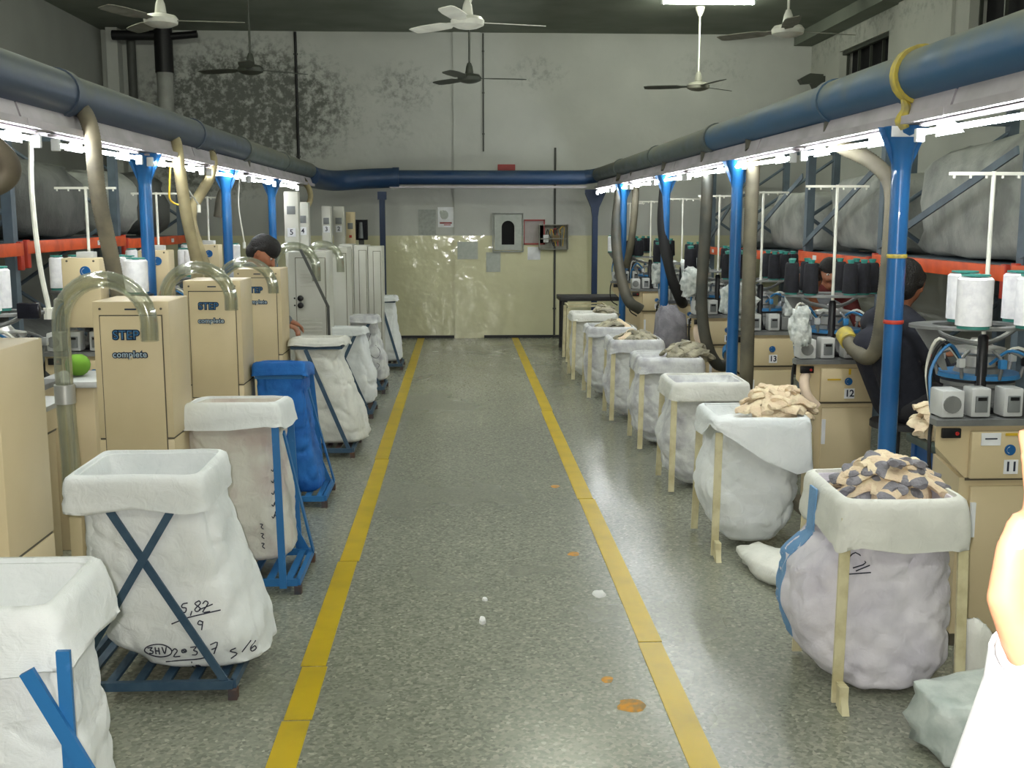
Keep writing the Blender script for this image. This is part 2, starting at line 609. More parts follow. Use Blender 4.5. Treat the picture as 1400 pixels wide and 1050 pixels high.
def text_mesh(s, size, extrude=.002, offset=0., spacing=1.):
    cu = bpy.data.curves.new('lettering', 'FONT')
    cu.body = s
    cu.size = size
    cu.extrude = extrude
    cu.offset = offset
    cu.space_character = spacing
    cu.align_x = 'CENTER'
    cu.align_y = 'CENTER'
    ob = bpy.data.objects.new('lettering', cu)
    COL.objects.link(ob)
    dg = bpy.context.evaluated_depsgraph_get()
    me = bpy.data.meshes.new_from_object(ob.evaluated_get(dg))
    bpy.data.objects.remove(ob)
    bpy.data.curves.remove(cu)
    return me


def front_text(name, s, size, loc, m, parent, extrude=.0015, offset=0., spacing=1.):
    """lettering standing on a face that looks towards -Y"""
    me = text_mesh(s, size, extrude, offset, spacing)
    me.transform(Matrix.Rotation(PI / 2, 4, 'X'))
    o = obj(name, me, m, parent, loc)
    return o


def remeshed(mb, voxel, name, smooth=2):
    me = mb.mesh(name + ' raw', False)
    o = bpy.data.objects.new(name + ' raw', me)
    COL.objects.link(o)
    md = o.modifiers.new('remesh', 'REMESH')
    md.mode = 'VOXEL'
    md.voxel_size = voxel
    md.use_smooth_shade = True
    if smooth:
        sm = o.modifiers.new('smooth', 'SMOOTH')
        sm.iterations = smooth
        sm.factor = .5
    dg = bpy.context.evaluated_depsgraph_get()
    out = bpy.data.meshes.new_from_object(o.evaluated_get(dg))
    bpy.data.objects.remove(o)
    bpy.data.meshes.remove(me)
    out.name = name
    for p in out.polygons:
        p.use_smooth = True
    return out


# ------------------------------------------------------------------ the hall
XL, XR, YB, YF, H = -4.55, 4.6, 14.65, -3.5, 3.95
struct('floor', MB().box(((XL + XR) / 2, (YB + YF) / 2, -.05), (XR - XL + .4, YB - YF + .4, .1)), 'floor')
struct('ceiling', MB().box(((XL + XR) / 2, (YB + YF) / 2, H + .05), (XR - XL + .4, YB - YF + .4, .1)), 'ceiling')
struct('wall_back', MB().box(((XL + XR) / 2, YB + .1, H / 2), (XR - XL + .4, .2, H)), 'wall_back')
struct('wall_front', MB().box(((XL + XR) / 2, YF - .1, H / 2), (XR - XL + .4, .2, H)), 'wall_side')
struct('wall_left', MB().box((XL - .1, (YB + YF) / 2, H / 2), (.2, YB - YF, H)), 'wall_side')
# right wall with two high openings
wr = MB()
WIN = [(12.0, 13.55), (8.2, 10.1)]
wr.box((XR + .1, (YB + YF) / 2, 2.84 / 2), (.2, YB - YF, 2.84))
wr.box((XR + .1, (YB + YF) / 2, (3.58 + H) / 2), (.2, YB - YF, H - 3.58))
for a, b in ((13.55, YB), (10.1, 12.0), (YF, 8.2)):
    wr.box((XR + .1, (a + b) / 2, 3.21), (.2, b - a, .74))
struct('wall_right', wr, 'wall_right')
for i, (a, b) in enumerate(WIN):
    w = bpy.data.objects.new('window_%d' % (i + 1), None)
    COL.objects.link(w)
    w['kind'] = 'structure'
    w.location = (XR, (a + b) / 2, 2.84)
    obj('dark_opening', MB().box((.17, 0, .37), (.02, b - a, .74)), 'dark_void', w)
    fr = MB()
    for z in (.02, .72):
        fr.box((.06, 0, z), (.05, b - a, .04))
    for k in range(5):
        fr.box((.1, (k / 4 - .5) * (b - a - .04), .37), (.03, .02, .74))
    obj('window_frame', fr, 'fan_dark', w)
struct('trim_1', MB().box((.085, YB - .015, H / 2), (.35, .03, H)), 'wall_back')
struct('trim_2', MB().box((-4.36, YB - .1, H / 2), (.14, .2, H)), 'wall_back')
struct('trim_3', MB().box((XR - .015, 11.05, (2.7 + H) / 2), (.03, 1.3, H - 2.7)), 'wall_right')
struct('trim_4', MB().box((XR - .12, (YB + YF) / 2, H - .07), (.24, YB - YF, .14)), 'ceiling')
bs = MB().box((-2.2, YB - .008, .018), (4.2, .016, .036)).box((2.4, YB - .008, .018), (4.2, .016, .036))
struct('wall_foot_line', bs, 'dark_table')  # thin dark line along the foot of the back wall, no real board

# painted aisle lines, in segments with worn breaks between them
def aisle_line(x, breaks, label):
    r = thing('floor_line', label, 'floor line', (x, 6., 0), group='yellow aisle lines')
    ys = [-.5] + breaks + [14.62]
    for i, (a, b) in enumerate(zip(ys, ys[1:])):
        sh = [0, .004, -.003, .005, -.002, .003][i % 6]
        obj('line_segment', MB().box((sh, (a + b) / 2 - 6., .0015), (.09, b - a - .012, .003)), 'yellow', r)
aisle_line(-.54, [3.35, 3.78, 5.0, 7.2], 'yellow painted floor line along the left edge of the aisle')
aisle_line(.705, [3.95, 6.1, 9.0], 'yellow painted floor line along the right edge of the aisle')


def blob(mb, cx, cy, rx, ry, h, seed, n=14):
    top, bot = [], []
    for k in range(n):
        a = 2 * PI * k / n
        q = 1 + .35 * noise.noise(V((math.cos(a) * 1.3 + seed, math.sin(a) * 1.3, seed * 3.1)))
        bot.append(V((cx + rx * q * math.cos(a), cy + ry * q * math.sin(a), .0005)))
        top.append(V((cx + rx * q * .8 * math.cos(a), cy + ry * q * .8 * math.sin(a), h)))
    mb.loft([bot, top])
for i, (x, y, rx, ry, h, m, lab) in enumerate([
        (.555, 3.41, .05, .05, .006, 'orange_spot', 'largest orange scrap on the floor left of the right yellow line'),
        (.53, 5.07, .03, .035, .003, 'orange_spot', 'middle orange scrap on the floor beside the right yellow line'),
        (.556, 6.41, .025, .035, .003, 'orange_spot', 'farthest small orange scrap beside the right yellow line'),
        (.50, 3.62, .02, .03, .003, 'orange_spot', 'tiny dull orange scrap just behind the largest orange scrap'),
        (.074, 4.2, .014, .04, .012, 'lint', 'small white tuft of lint in the middle of the aisle floor'),
        (.582, 4.5, .03, .05, .006, 'lint', 'pale lint flake on the floor close to the right yellow line'),
        (.09, 4.45, .012, .02, .008, 'lint', 'tiny speck of lint behind the white tuft in the aisle')]):
    mb = MB()
    blob(mb, 0, 0, rx, ry, h, i * 1.7 + .3)
    tag(obj('floor_scrap', mb, m, loc=(x, y, 0)), lab, 'litter', 'scraps on the aisle floor')

# ------------------------------------------------------------------ suction ducts, channels, poles
ZD = 2.135


def long_duct(label, x, m, y0, y1, joints, far_mat=None, far_y=None):
    r = thing('suction_duct', label, 'duct', (x, (y0 + y1) / 2, ZD))
    oy = (y0 + y1) / 2
    ys = [y0] + joints + [y1]
    for i, (a, b) in enumerate(zip(ys, ys[1:])):
        rad = .098 - .004 * i * (1 if i < 3 else .8)
        rad = max(rad, .084)
        mm = far_mat if far_mat and a >= far_y else m
        obj('duct_section', MB().cyl((0, a - oy, 0), (0, b - oy, 0), rad, n=24), mm, r)
        if i:
            obj('joint_collar', MB().cyl((0, a - oy - .035, 0), (0, a - oy + .035, 0), rad + .012, n=24), mm, r)
    return r, oy


dr, droy = long_duct('long dusty blue suction duct over the right machine row', 1.75, 'duct_r', -1.2, 14.1, [4.28, 5.2, 7.6, 9.9, 12.1], 'duct_grey', 7.6)
obj('tape_wrap', MB().cyl((0, 4.2 - droy, 0), (0, 4.25 - droy, 0), .112, n=24), 'tape', dr)
rag = MB().tube([(-.06, 4.23 - droy, -.09), (-.05, 4.22 - droy, -.13), (-.06, 4.23 - droy, -.17), (-.05, 4.23 - droy, -.2)], [.012, .022, .03, .02], 8, sub=3)
obj('tape_tail', rag, 'tape', dr)
long_duct('long dusty blue suction duct over the left machine row', -1.75, 'duct_l', -1.2, 13.0, [5.0, 7.4, 9.0, 11.0], 'duct_grey', 9.0)
cr = thing('suction_duct', 'blue cross duct spanning the aisle in front of the back wall', 'duct', (0, 14.2, 2.08))
pts = [(-1.75, -1.2, .0), (-1.72, -.65, -.02), (-1.55, -.2, -.03), (-1.2, 0, 0), (-.8, 0, .015)]
obj('bend', MB().tube(pts, .125, 20, sub=5), 'duct_b', cr)
obj('duct_section', MB().tube([(-.8, 0, .02), (1.3, 0, .02), (1.62, -.01, .03), (1.75, -.06, .05), (1.76, -.16, .055)], .09, 24, sub=4), 'duct_b', cr)
obj('joint_collar', MB().cyl((-.86, 0, .018), (-.78, 0, .018), .128, n=24), 'duct_b', cr)
obj('light_channel', MB().box((.35, -.02, -.1), (2.5, .05, .03)), 'tray', cr)


def channel(x, y0, y1, label):
    r = thing('cable_channel', label, 'cable channel', (x, (y0 + y1) / 2, 1.95))
    w = (y1 - y0)
    prof = [(-.075, .0), (.075, .0), (.075, .03), (.06, .03), (.06, .012), (-.06, .012), (-.06, .03), (-.075, .03)]
    mb = MB()
    n = int(w / 2.4)
    for i in range(n):
        a, b = -w / 2 + w * i / n, -w / 2 + w * (i + 1) / n
        obj('channel_length', MB().prism([(u, v) for u, v in prof], 'y', a + .002, b - .002), 'tray', r)
        obj('support_rail', MB().prism([(-.05, .03), (.05, .03), (.03, .095), (-.03, .095)], 'y', a + .01, b - .01), 'tray', r)
channel(1.75, -1.2, 13.9, 'grey cable channel hung under the right suction duct')
channel(-1.75, -1.2, 12.9, 'grey cable channel hung under the left suction duct')

nP = 0
POLE_NOTE = {}
for x, ys, side in ((1.72, [4.29, 6.87, 9.27, 11.69], 'right'), (-1.75, [6.27, 8.4, 10.4], 'left')):
    words = ['nearest', 'second', 'third', 'fourth']
    for i, y in enumerate(ys):
        p = thing('support_pole', 'bright blue round duct pole, %s from the camera along the %s row' % (words[i], side), 'pole', (x, y, 0), group='blue poles under the ducts')
        obj('shaft', MB().cyl((0, 0, .015), (0, 0, 1.86), .036, n=20), 'blue', p)
        obj('base_plate', MB().box((0, 0, .008), (.16, .16, .016)), 'blue', p)
        obj('top_bracket', MB().lathe([(.037, 1.78), (.045, 1.86), (.07, 1.92), (.075, 1.948), (.02, 1.948)], n=16), 'blue', p)
        obj('gusset', MB().prism([(.03, 1.78), (.1, 1.945), (.03, 1.945)], 'y', -.004, .004).prism([(-.03, 1.78), (-.1, 1.945), (-.03, 1.945)], 'y', -.004, .004), 'blue', p)
        if i == 0 and side == 'right':
            obj('wire_tie', MB().lathe([(.038, 1.44), (.04, 1.444), (.04, 1.452), (.038, 1.456)], n=16), 'tape', p)
            obj('wire_tie', MB().lathe([(.038, 1.18), (.04, 1.184), (.04, 1.192), (.038, 1.196)], n=16), 'orange_red', p)
            obj('white_patch', MB().box((-.02, -.062, 1.925), (.1, .006, .04)), 'paper', p)['label'] = 'chipped white patch'
for x, lab in ((-1.0, 'dark blue end post left of the back wall notices'), (1.72, 'dark blue end post with flared head at the right end of the cross duct')):
    p = thing('end_post', lab, 'pole', (x, 14.2, 0), group='posts of the cross duct')
    obj('shaft', MB().box((0, 0, .81 if x > 0 else .93), (.07, .07, 1.6 if x > 0 else 1.84)), 'blue_dark', p)
    obj('base_plate', MB().box((0, 0, .006), (.16, .16, .012)), 'blue_dark', p)
    if x > 0:
        obj('flared_head', MB().loft([[V((a * s, b * .035, z)) for a, b in ((-1, -1), (1, -1), (1, 1), (-1, 1))] for s, z in ((.035, 1.6), (.05, 1.72), (.13, 1.9), (.13, 1.95))]), 'blue_dark', p)
    else:
        obj('head_plate', MB().box((0, 0, 1.87), (.11, .09, .1)), 'blue_dark', p)


# fluorescent battens
def batten(x, y0, ln, label, group, sgn):
    r = thing('fluorescent_light', label, 'light', (x, y0 + ln / 2, 1.945), group=group)
    obj('housing', MB().box((.014 * sgn, 0, -.006), (.026, ln, .012), bev=.003), 'tray', r)
    obj('tube', MB().cyl((0, -ln / 2 + .03, -.045), (0, ln / 2 - .03, -.036), .0095, n=10), 'tube_on', r)
    for s in (-1, 1):
        obj('end_holder', MB().box((0, s * (ln / 2 - .015), -.045), (.034, .026, .05), bev=.004), 'batten', r)
    for s in (-.22, .36):
        obj('hanger', MB().prism([(-.14, -.05), (.08, -.05), (.07, .035), (.04, .05)], 'x', .03 * sgn - .003, .03 * sgn + .003), 'batten', r).location = (0, s * ln, -.005)
ords = ['nearest', 'second', 'third', 'fourth', 'fifth', 'sixth', 'seventh', 'eighth', 'ninth']
for i in range(8):
    batten(1.7, 2.86 + 1.39 * i, 1.24, 'lit fluorescent tube light under the right duct, %s from the camera' % ords[i], 'tube lights along the right row', 1)
for i in range(6):
    batten(-1.7, 3.36 + 1.42 * i, 1.24, 'lit fluorescent tube light under the left duct, %s from the camera' % ords[i], 'tube lights along the left row', -1)

# ceiling tubes: one at the top of the picture, the rest unseen, added to brighten the hall
for (x, y, lab) in ((2.67, 12.15, 'lit ceiling tube light between the two right ceiling fans'),
                    (0., 0., 'added unseen ceiling tube light over the entrance end of the aisle'), (-2.8, 0., 'added unseen ceiling tube light over the entrance end of the left row'), (2.8, 0., 'added unseen ceiling tube light over the entrance end of the right row'),
                    (0., 4.6, 'added unseen ceiling tube light over the middle of the aisle'), (-2.8, 4.6, 'added unseen ceiling tube light over the middle of the left row'), (2.8, 4.6, 'added unseen ceiling tube light over the middle of the right row'),
                    (-2.8, 9.0, 'added unseen ceiling tube light over the far part of the left row'), (.9, 9.6, 'added unseen ceiling tube light over the far part of the aisle')):
    r = thing('ceiling_tube_light', lab, 'light', (x, y, H))
    obj('housing', MB().box((0, 0, -.03), (1.02, .06, .05), bev=.006), 'batten', r)
    obj('tube', MB().cyl((-.49, 0, -.072), (.49, 0, -.072), .018, n=10), 'ceil_tube', r)
    for s in (-1, 1):
        obj('end_holder', MB().box((s * .5, 0, -.065), (.02, .036, .05)), 'batten', r)


# ceiling fans
def fan(x, y, rz, label, body, blade, ln=.62, zb=3.08):
    r = thing('ceiling_fan', label, 'ceiling fan', (x, y, H), rz, 'ceiling fans')
    z = zb - H
    obj('canopy', MB().lathe([(.02, -.1), (.05, -.03), (.055, 0)], n=16), 'fan_white', r)
    obj('rod', MB().cyl((0, 0, -.05), (0, 0, z + .1), .011, n=10), 'fan_white' if body != 'fan_dark' else 'fan_dark', r)
    obj('motor', MB().lathe([(.02, z + .16), (.035, z + .12), (.045, z + .05), (.11, z + .035), (.13, z + .01), (.125, z - .025), (.08, z - .045), (.03, z - .055), (.0, z - .055)][:-1], n=20), body, r)
    for k in range(3):
        a = 2 * PI * k / 3
        rot = Matrix.Rotation(a, 3, 'Z') @ Matrix.Rotation(math.radians(10), 3, 'X')
        bl = MB()
        rings = []
        for t, w in ((.1, .03), (.2, .04), (.24, .065), (.45, .07), (ln - .04, .06), (ln, .045)):
            rings.append([rot @ V((t, -w, -.003)) + V((0, 0, z)), rot @ V((t, w, -.003)) + V((0, 0, z)), rot @ V((t, w, .003)) + V((0, 0, z)), rot @ V((t, -w, .003)) + V((0, 0, z))])
        bl.loft(rings)
        obj('blade', bl, blade, r)
    return r
fan(-2.27, 8.78, .1, 'white ceiling fan at the upper left in front of the black exhaust pipe', 'fan_white', 'fan_grey')
fan(.06, 8.74, .25, 'white ceiling fan above the aisle at the top edge of the view', 'fan_white', 'fan_white')
fan(2.63, 9.02, .3, 'white ceiling fan at the upper right near the high wall opening', 'fan_white', 'fan_grey')
fan(.1, 12.19, .12, 'dark ceiling fan on a long rod in the middle of the back wall', 'fan_dark', 'fan_dark')
fan(2.72, 12.8, .75, 'grey tilted ceiling fan hanging under the ceiling tube light', 'fan_grey', 'fan_dark')
fan(-2.12, 11.58, .6, 'dark ceiling fan against the mouldy wall patch', 'fan_dark', 'fan_dark')

# pipes on the back wall
p = thing('exhaust_pipe', 'thick black exhaust pipe with a pale middle sleeve on the mouldy wall', 'pipe', (-3.68, 14.3, 2.55))
obj('upper_length', MB().cyl((0, 0, .83), (0, 0, 1.4), .112, n=20), 'pipe_black', p)
obj('pale_sleeve', MB().cyl((0, 0, .18), (0, 0, .83), .1, n=20), 'pipe_grey', p)
obj('elbow', MB().tube([(0, 0, .2), (0, 0, .08), (.03, .06, .0), (.03, .25, -.05)], .108, 18, sub=4), 'pipe_black', p)
obj('branch', MB().cyl((-.62, 0, 1.28), (0, 0, 1.28), .06, n=14).cyl((0, 0, 1.26), (.42, 0, 1.3), .045, n=12), 'pipe_black', p)
p = tag(obj('drain_pipe', MB().cyl((0, 0, 0), (0, 0, 3.9), .055, n=14), 'pipe_dull', loc=(-4.12, 14.45, .02)), 'dull dark drain pipe left of the thick black exhaust pipe', 'pipe')
for x, z0, z1, rr, lab in ((-2.1, 2.1, 3.94, .018, 'thin black conduit down the wall right of the mould patch'),
                           (1.24, .02, 2.5, .014, 'thin grey conduit running down through the wall switch box'),
                           (.3, 2.45, 3.94, .01, 'thin cable along the right edge of the central pilaster')):
    c = thing('wall_conduit', lab, 'conduit', (x, YB - rr - .002, z0))
    obj('tube', MB().cyl((0, 0, 0), (0, 0, z1 - z0), rr, n=8), 'pipe_dull' if rr < .016 else 'pipe_black', c)
    for k in (.15, .5, .85):
        obj('clip', MB().box((0, 0, (z1 - z0) * k), (rr * 3.2, rr * 1.6, .02)), 'pipe_dull', c)

# things on the back wall
def wall_sheet(name, x0, x1, z0, z1, m, label, cat, frame=None, t=.006, y=YB):
    r = thing(name, label, cat, ((x0 + x1) / 2, y, (z0 + z1) / 2))
    w, h = x1 - x0, z1 - z0
    obj('sheet', MB().box((0, -t / 2 - .001, 0), (w, t, h)), m, r)
    if frame:
        f = MB()
        for s in (-1, 1):
            f.box((s * w / 2, -.012, 0), (.02, .022, h + .02)).box((0, -.012, s * h / 2), (w + .02, .022, .02))
        obj('frame', f, frame, r)
    return r
po = wall_sheet('wall_poster', -.305, -.095, 1.47, 1.73, 'paper', 'bright white poster with a grey picture and red caption on the back wall', 'poster')
obj('picture', MB().ellipsoid((-.02, -.008, .03), (.055, .002, .06), n=8).ellipsoid((-.05, -.008, .06), (.03, .002, .04), n=8), 'paper_grey', po)
obj('red_caption', MB().box((-.0, -.0085, -.075), (.16, .002, .02)).box((.02, -.0085, -.1), (.09, .002, .012)), 'red_paint', po)
wall_sheet('wall_notice', -.56, -.33, 1.37, 1.7, 'paper_faded', 'faded grey notice left of the bright white poster', 'notice')
wall_sheet('wall_notice', -.05, .22, 1.05, 1.28, 'paper_grey', 'grey notice pasted on the central pilaster', 'notice', y=YB - .03)
wall_sheet('wall_notice', .33, .52, .88, 1.14, 'paper_grey', 'grey notice on the yellow wall right of the central pilaster', 'notice')
pn = wall_sheet('wall_panel', .83, 1.1, 1.25, 1.56, 'paper_pink', 'pinkish framed panel between arched niche and switch box', 'panel', 'red_paint')
wall_sheet('wall_notice', .88, 1.05, 1.04, 1.21, 'paper', 'pale notice below the pinkish framed panel', 'notice')
ar = thing('arched_niche', 'white framed board with a dark arched opening on the back wall', 'niche', (.62, YB, 1.4))
af = MB()
arch = [(-.085, -.16)] + [(-.085 * math.cos(PI * k / 12), .07 + .085 * math.sin(PI * k / 12)) for k in range(13)] + [(.085, -.16)]
out = [(-.18, -.23)] + [(-.18 + .36 * k / 12, .235) for k in range(13)] + [(.18, -.23)]
for i in range(len(arch) - 1):
    a, b, c, d = arch[i], arch[i + 1], out[i + 1], out[i]
    af.loft([[V((q[0], -.03, q[1])) for q in (a, b, c, d)], [V((q[0], -.001, q[1])) for q in (a, b, c, d)]])
af.prism([(-.18, -.23), (.18, -.23), (.085, -.16), (-.085, -.16)], 'y', -.03, -.001)
obj('board', af, 'paper_grey', ar)
obj('dark_opening', MB().prism(arch, 'y', -.006, -.001), 'dark_void', ar)
ef = MB()
for s in (-1, 1):
    ef.box((s * .2, -.02, 0), (.014, .04, .5)).box((0, -.02, s * .25), (.41, .04, .014))
obj('outer_frame', ef, 'paper_faded', ar)
sb = thing('switch_box', 'open electrical switch frame with tangled wires on the back wall', 'switch box', (1.22, YB, 1.34))
bf = MB()
for s in (-1, 1):
    bf.box((s * .19, -.05, 0), (.012, .1, .32)).box((0, -.05, s * .16), (.38, .1, .012))
bf.box((0, -.09, -.02), (.38, .012, .012)).box((0, -.004, 0), (.38, .006, .32))
obj('frame', bf, 'fan_grey', sb)
obj('breaker', MB().box((-.1, -.05, -.02), (.07, .06, .1), bev=.006), 'gray_box', sb)
obj('breaker', MB().box((.03, -.045, -.02), (.1, .05, .09), bev=.006), 'tan_dark', sb)
for k in range(5):
    obj('wire', MB().tube([(-.1 + .05 * k, -.05, .03), (-.08 + .04 * k, -.08, .1), (-.06 + .05 * k, -.06, .05 + .02 * k), (.0 + .03 * k, -.07, -.12)], .005, 6, sub=4), ['pipe_black', 'amber', 'red_plastic', 'pipe_black', 'amber'][k], sb)
tag(obj('red_sign', MB().box((0, -.012, 0), (.23, .02, .1), bev=.004), 'red_paint', loc=(.6, YB, 2.235)), 'small dull red sign plate just above the cross duct', 'sign')
br = thing('wall_bracket', 'dark angular wall bracket high in the back right corner', 'wall bracket', (XR, 14.1, 3.25))
obj('back_plate', MB().box((-.015, 0, -.1), (.03, .09, .42)), 'fan_dark', br)
obj('angled_head', MB().prism([(-.03, .13), (-.2, .14), (-.33, .07), (-.29, .01), (-.17, .02), (-.1, -.1), (-.03, -.12)], 'y', -.06, .06), 'fan_dark', br)

# ------------------------------------------------------------------ flexible hoses
def hose(label, pts, r, m, group, rib=True, end=None, n=12):
    base = V(pts[0])
    loc = V((base.x, base.y, ZD - .1))
    t = thing('suction_hose', label, 'hose', loc, group=group)
    P = [V(p) - loc for p in pts]
    cp = catmull(P, 8)
    obj('hose_run', MB().tube(cp, r, n, rib=(.013, .035) if rib else None), m, t, angle=60)
    d = (cp[1] - cp[0]).normalized()
    obj('hose_cuff', MB().cyl(cp[0] - d * .01, cp[0] + d * .07, r * 1.22, n=14), 'hose_dark', t)
    if end:
        d = (cp[-1] - cp[-2]).normalized()
        obj('end_fitting', MB().cyl(cp[-1] - d * .05, cp[-1] + d * .03, r * 1.25, n=14), end, t)
    return t
GR, GL = 'suction hoses of the right row', 'suction hoses of the left row'
hose('ribbed grey hose bending beside the nearest right pole down to machine 12', [(1.75, 5.2, 2.06), (1.75, 5.2, 1.97), (1.8, 5.17, 1.92), (1.91, 5.1, 1.85), (1.985, 5.06, 1.74), (1.99, 5.05, 1.5), (1.98, 5.06, 1.2), (1.97, 5.09, 1.0), (1.955, 5.17, .93), (1.95, 5.34, .95), (1.95, 5.46, 1.0)], .036, 'hose_olive', GR, True, 'tape')
hose('straight grey hose hanging behind the sack of cream socks', [(1.75, 6.62, 2.06), (1.74, 6.58, 1.9), (1.73, 6.56, 1.5), (1.73, 6.55, 1.0), (1.745, 6.6, .6), (1.78, 6.8, .4)], .042, 'hose_olive', GR)
hose('dark olive hose curling up to the blue ended chute of machine 14', [(1.75, 7.86, 2.05), (1.74, 7.8, 1.85), (1.73, 7.8, 1.4), (1.72, 7.8, 1.0), (1.75, 7.75, .72), (1.83, 7.75, .56), (1.93, 7.8, .55), (1.97, 7.95, .62)], .042, 'hose_dark', GR, True, 'blue_plastic')
hose('black hose slanting down in front of the third right pole', [(1.75, 9.35, 2.05), (1.71, 9.3, 1.8), (1.7, 9.28, 1.5), (1.76, 9.25, 1.15), (1.86, 9.3, .92), (1.92, 9.45, .86)], .045, 'black_rubber', GR, False)
hose('olive hose in front of the farthest right pole ending above the grey sock pile', [(1.75, 12.0, 2.05), (1.70, 11.9, 1.8), (1.63, 11.6, 1.4), (1.62, 11.2, 1.05), (1.67, 10.95, .78), (1.8, 10.95, .68)], .055, 'hose_dark', GR, False)
hose('pale thin hose beside the olive hose at the far right', [(1.75, 11.2, 2.05), (1.75, 11.1, 1.8), (1.72, 11.1, 1.4), (1.7, 11.3, 1.1)], .036, 'hose_olive', GR, False)
hose('thick brown bent hose at the left edge of the view', [(-1.75, 4.0, 2.06), (-1.72, 3.96, 1.98), (-1.7, 4.02, 1.9), (-1.63, 4.1, 1.8), (-1.66, 4.12, 1.73), (-1.8, 4.1, 1.68), (-2.0, 4.05, 1.64)], .042, 'hose_brown', GL, False)
hose('long straight beige hose behind the nearest clear arched tube', [(-1.75, 5.2, 2.09), (-1.68, 5.12, 2.06), (-1.645, 5.1, 1.95), (-1.64, 5.12, 1.7), (-1.62, 5.2, 1.4), (-1.62, 5.3, 1.1), (-1.68, 5.35, .9)], .036, 'hose', GL, True)
hose('beige hose left of the second left pole hanging to the machines', [(-1.75, 6.85, 2.08), (-1.7, 6.78, 2.04), (-1.68, 6.76, 1.9), (-1.67, 6.85, 1.6), (-1.65, 6.95, 1.35), (-1.66, 7.0, 1.2)], .036, 'hose_tan', GL, True)
hose('yellowish hose bent inward just left of the second left pole', [(-1.75, 7.85, 2.06), (-1.7, 7.75, 1.98), (-1.72, 7.7, 1.85), (-1.83, 7.65, 1.64), (-1.81, 7.65, 1.45), (-1.75, 7.75, 1.2)], .036, 'hose_tan', GL, True)
hose('dark short hose near the far end of the left duct', [(-1.75, 9.2, 2.06), (-1.75, 9.1, 1.95), (-1.9, 9.0, 1.8), (-1.95, 9.0, 1.6)], .034, 'hose_dark', GL, False)
hose('pale looped hose under the far end of the left duct', [(-1.75, 12.4, 2.02), (-1.66, 12.3, 1.9), (-1.64, 12.2, 1.78), (-1.7, 12.1, 1.66)], .03, 'hose_tan', GL, False)


def cord(label, pts, m='white_steel', r=.006):
    b = V(pts[0])
    t = thing('hanging_cord', label, 'cord', b, group='cords of the left row')
    P = [V(p) - b for p in pts]
    obj('cable', MB().tube(P, r, 6, sub=4), m, t)
    obj('plug', MB().cyl(P[-1], P[-1] - V((0, 0, .05)), r * 2.2, n=8), m, t)
cord('thick white cord hanging left of the nearest beige left hose', [(-1.86, 4.95, 1.93), (-1.87, 4.95, 1.7), (-1.86, 4.96, 1.4), (-1.84, 4.98, 1.2)], r=.011)
cord('orange and white cord hanging between the two beige left hoses', [(-1.78, 6.95, 1.93), (-1.79, 6.95, 1.8), (-1.79, 6.96, 1.7), (-1.7, 7.0, 1.66)], 'amber')
cord('thin white cord slanting to the bent yellowish hose', [(-1.74, 7.0, 1.93), (-1.73, 7.1, 1.8), (-1.7, 7.3, 1.68)])
cord('pale cord hanging right of the second left pole', [(-1.76, 9.0, 1.93), (-1.78, 9.0, 1.7), (-1.75, 9.02, 1.4)])

# ------------------------------------------------------------------ sacks and stands
def sup(x0, x1, y0, y1, z, e, N=104):
    cx, cy, hw, hd = (x0 + x1) / 2, (y0 + y1) / 2, (x1 - x0) / 2, (y1 - y0) / 2
    out = []
    for k in range(N):
        a = 2 * PI * k / N
        c, s = math.cos(a), math.sin(a)
        out.append(V((cx + hw * math.copysign(abs(c) ** (2 / e), c), cy + hd * math.copysign(abs(s) ** (2 / e), s), z)))
    return out


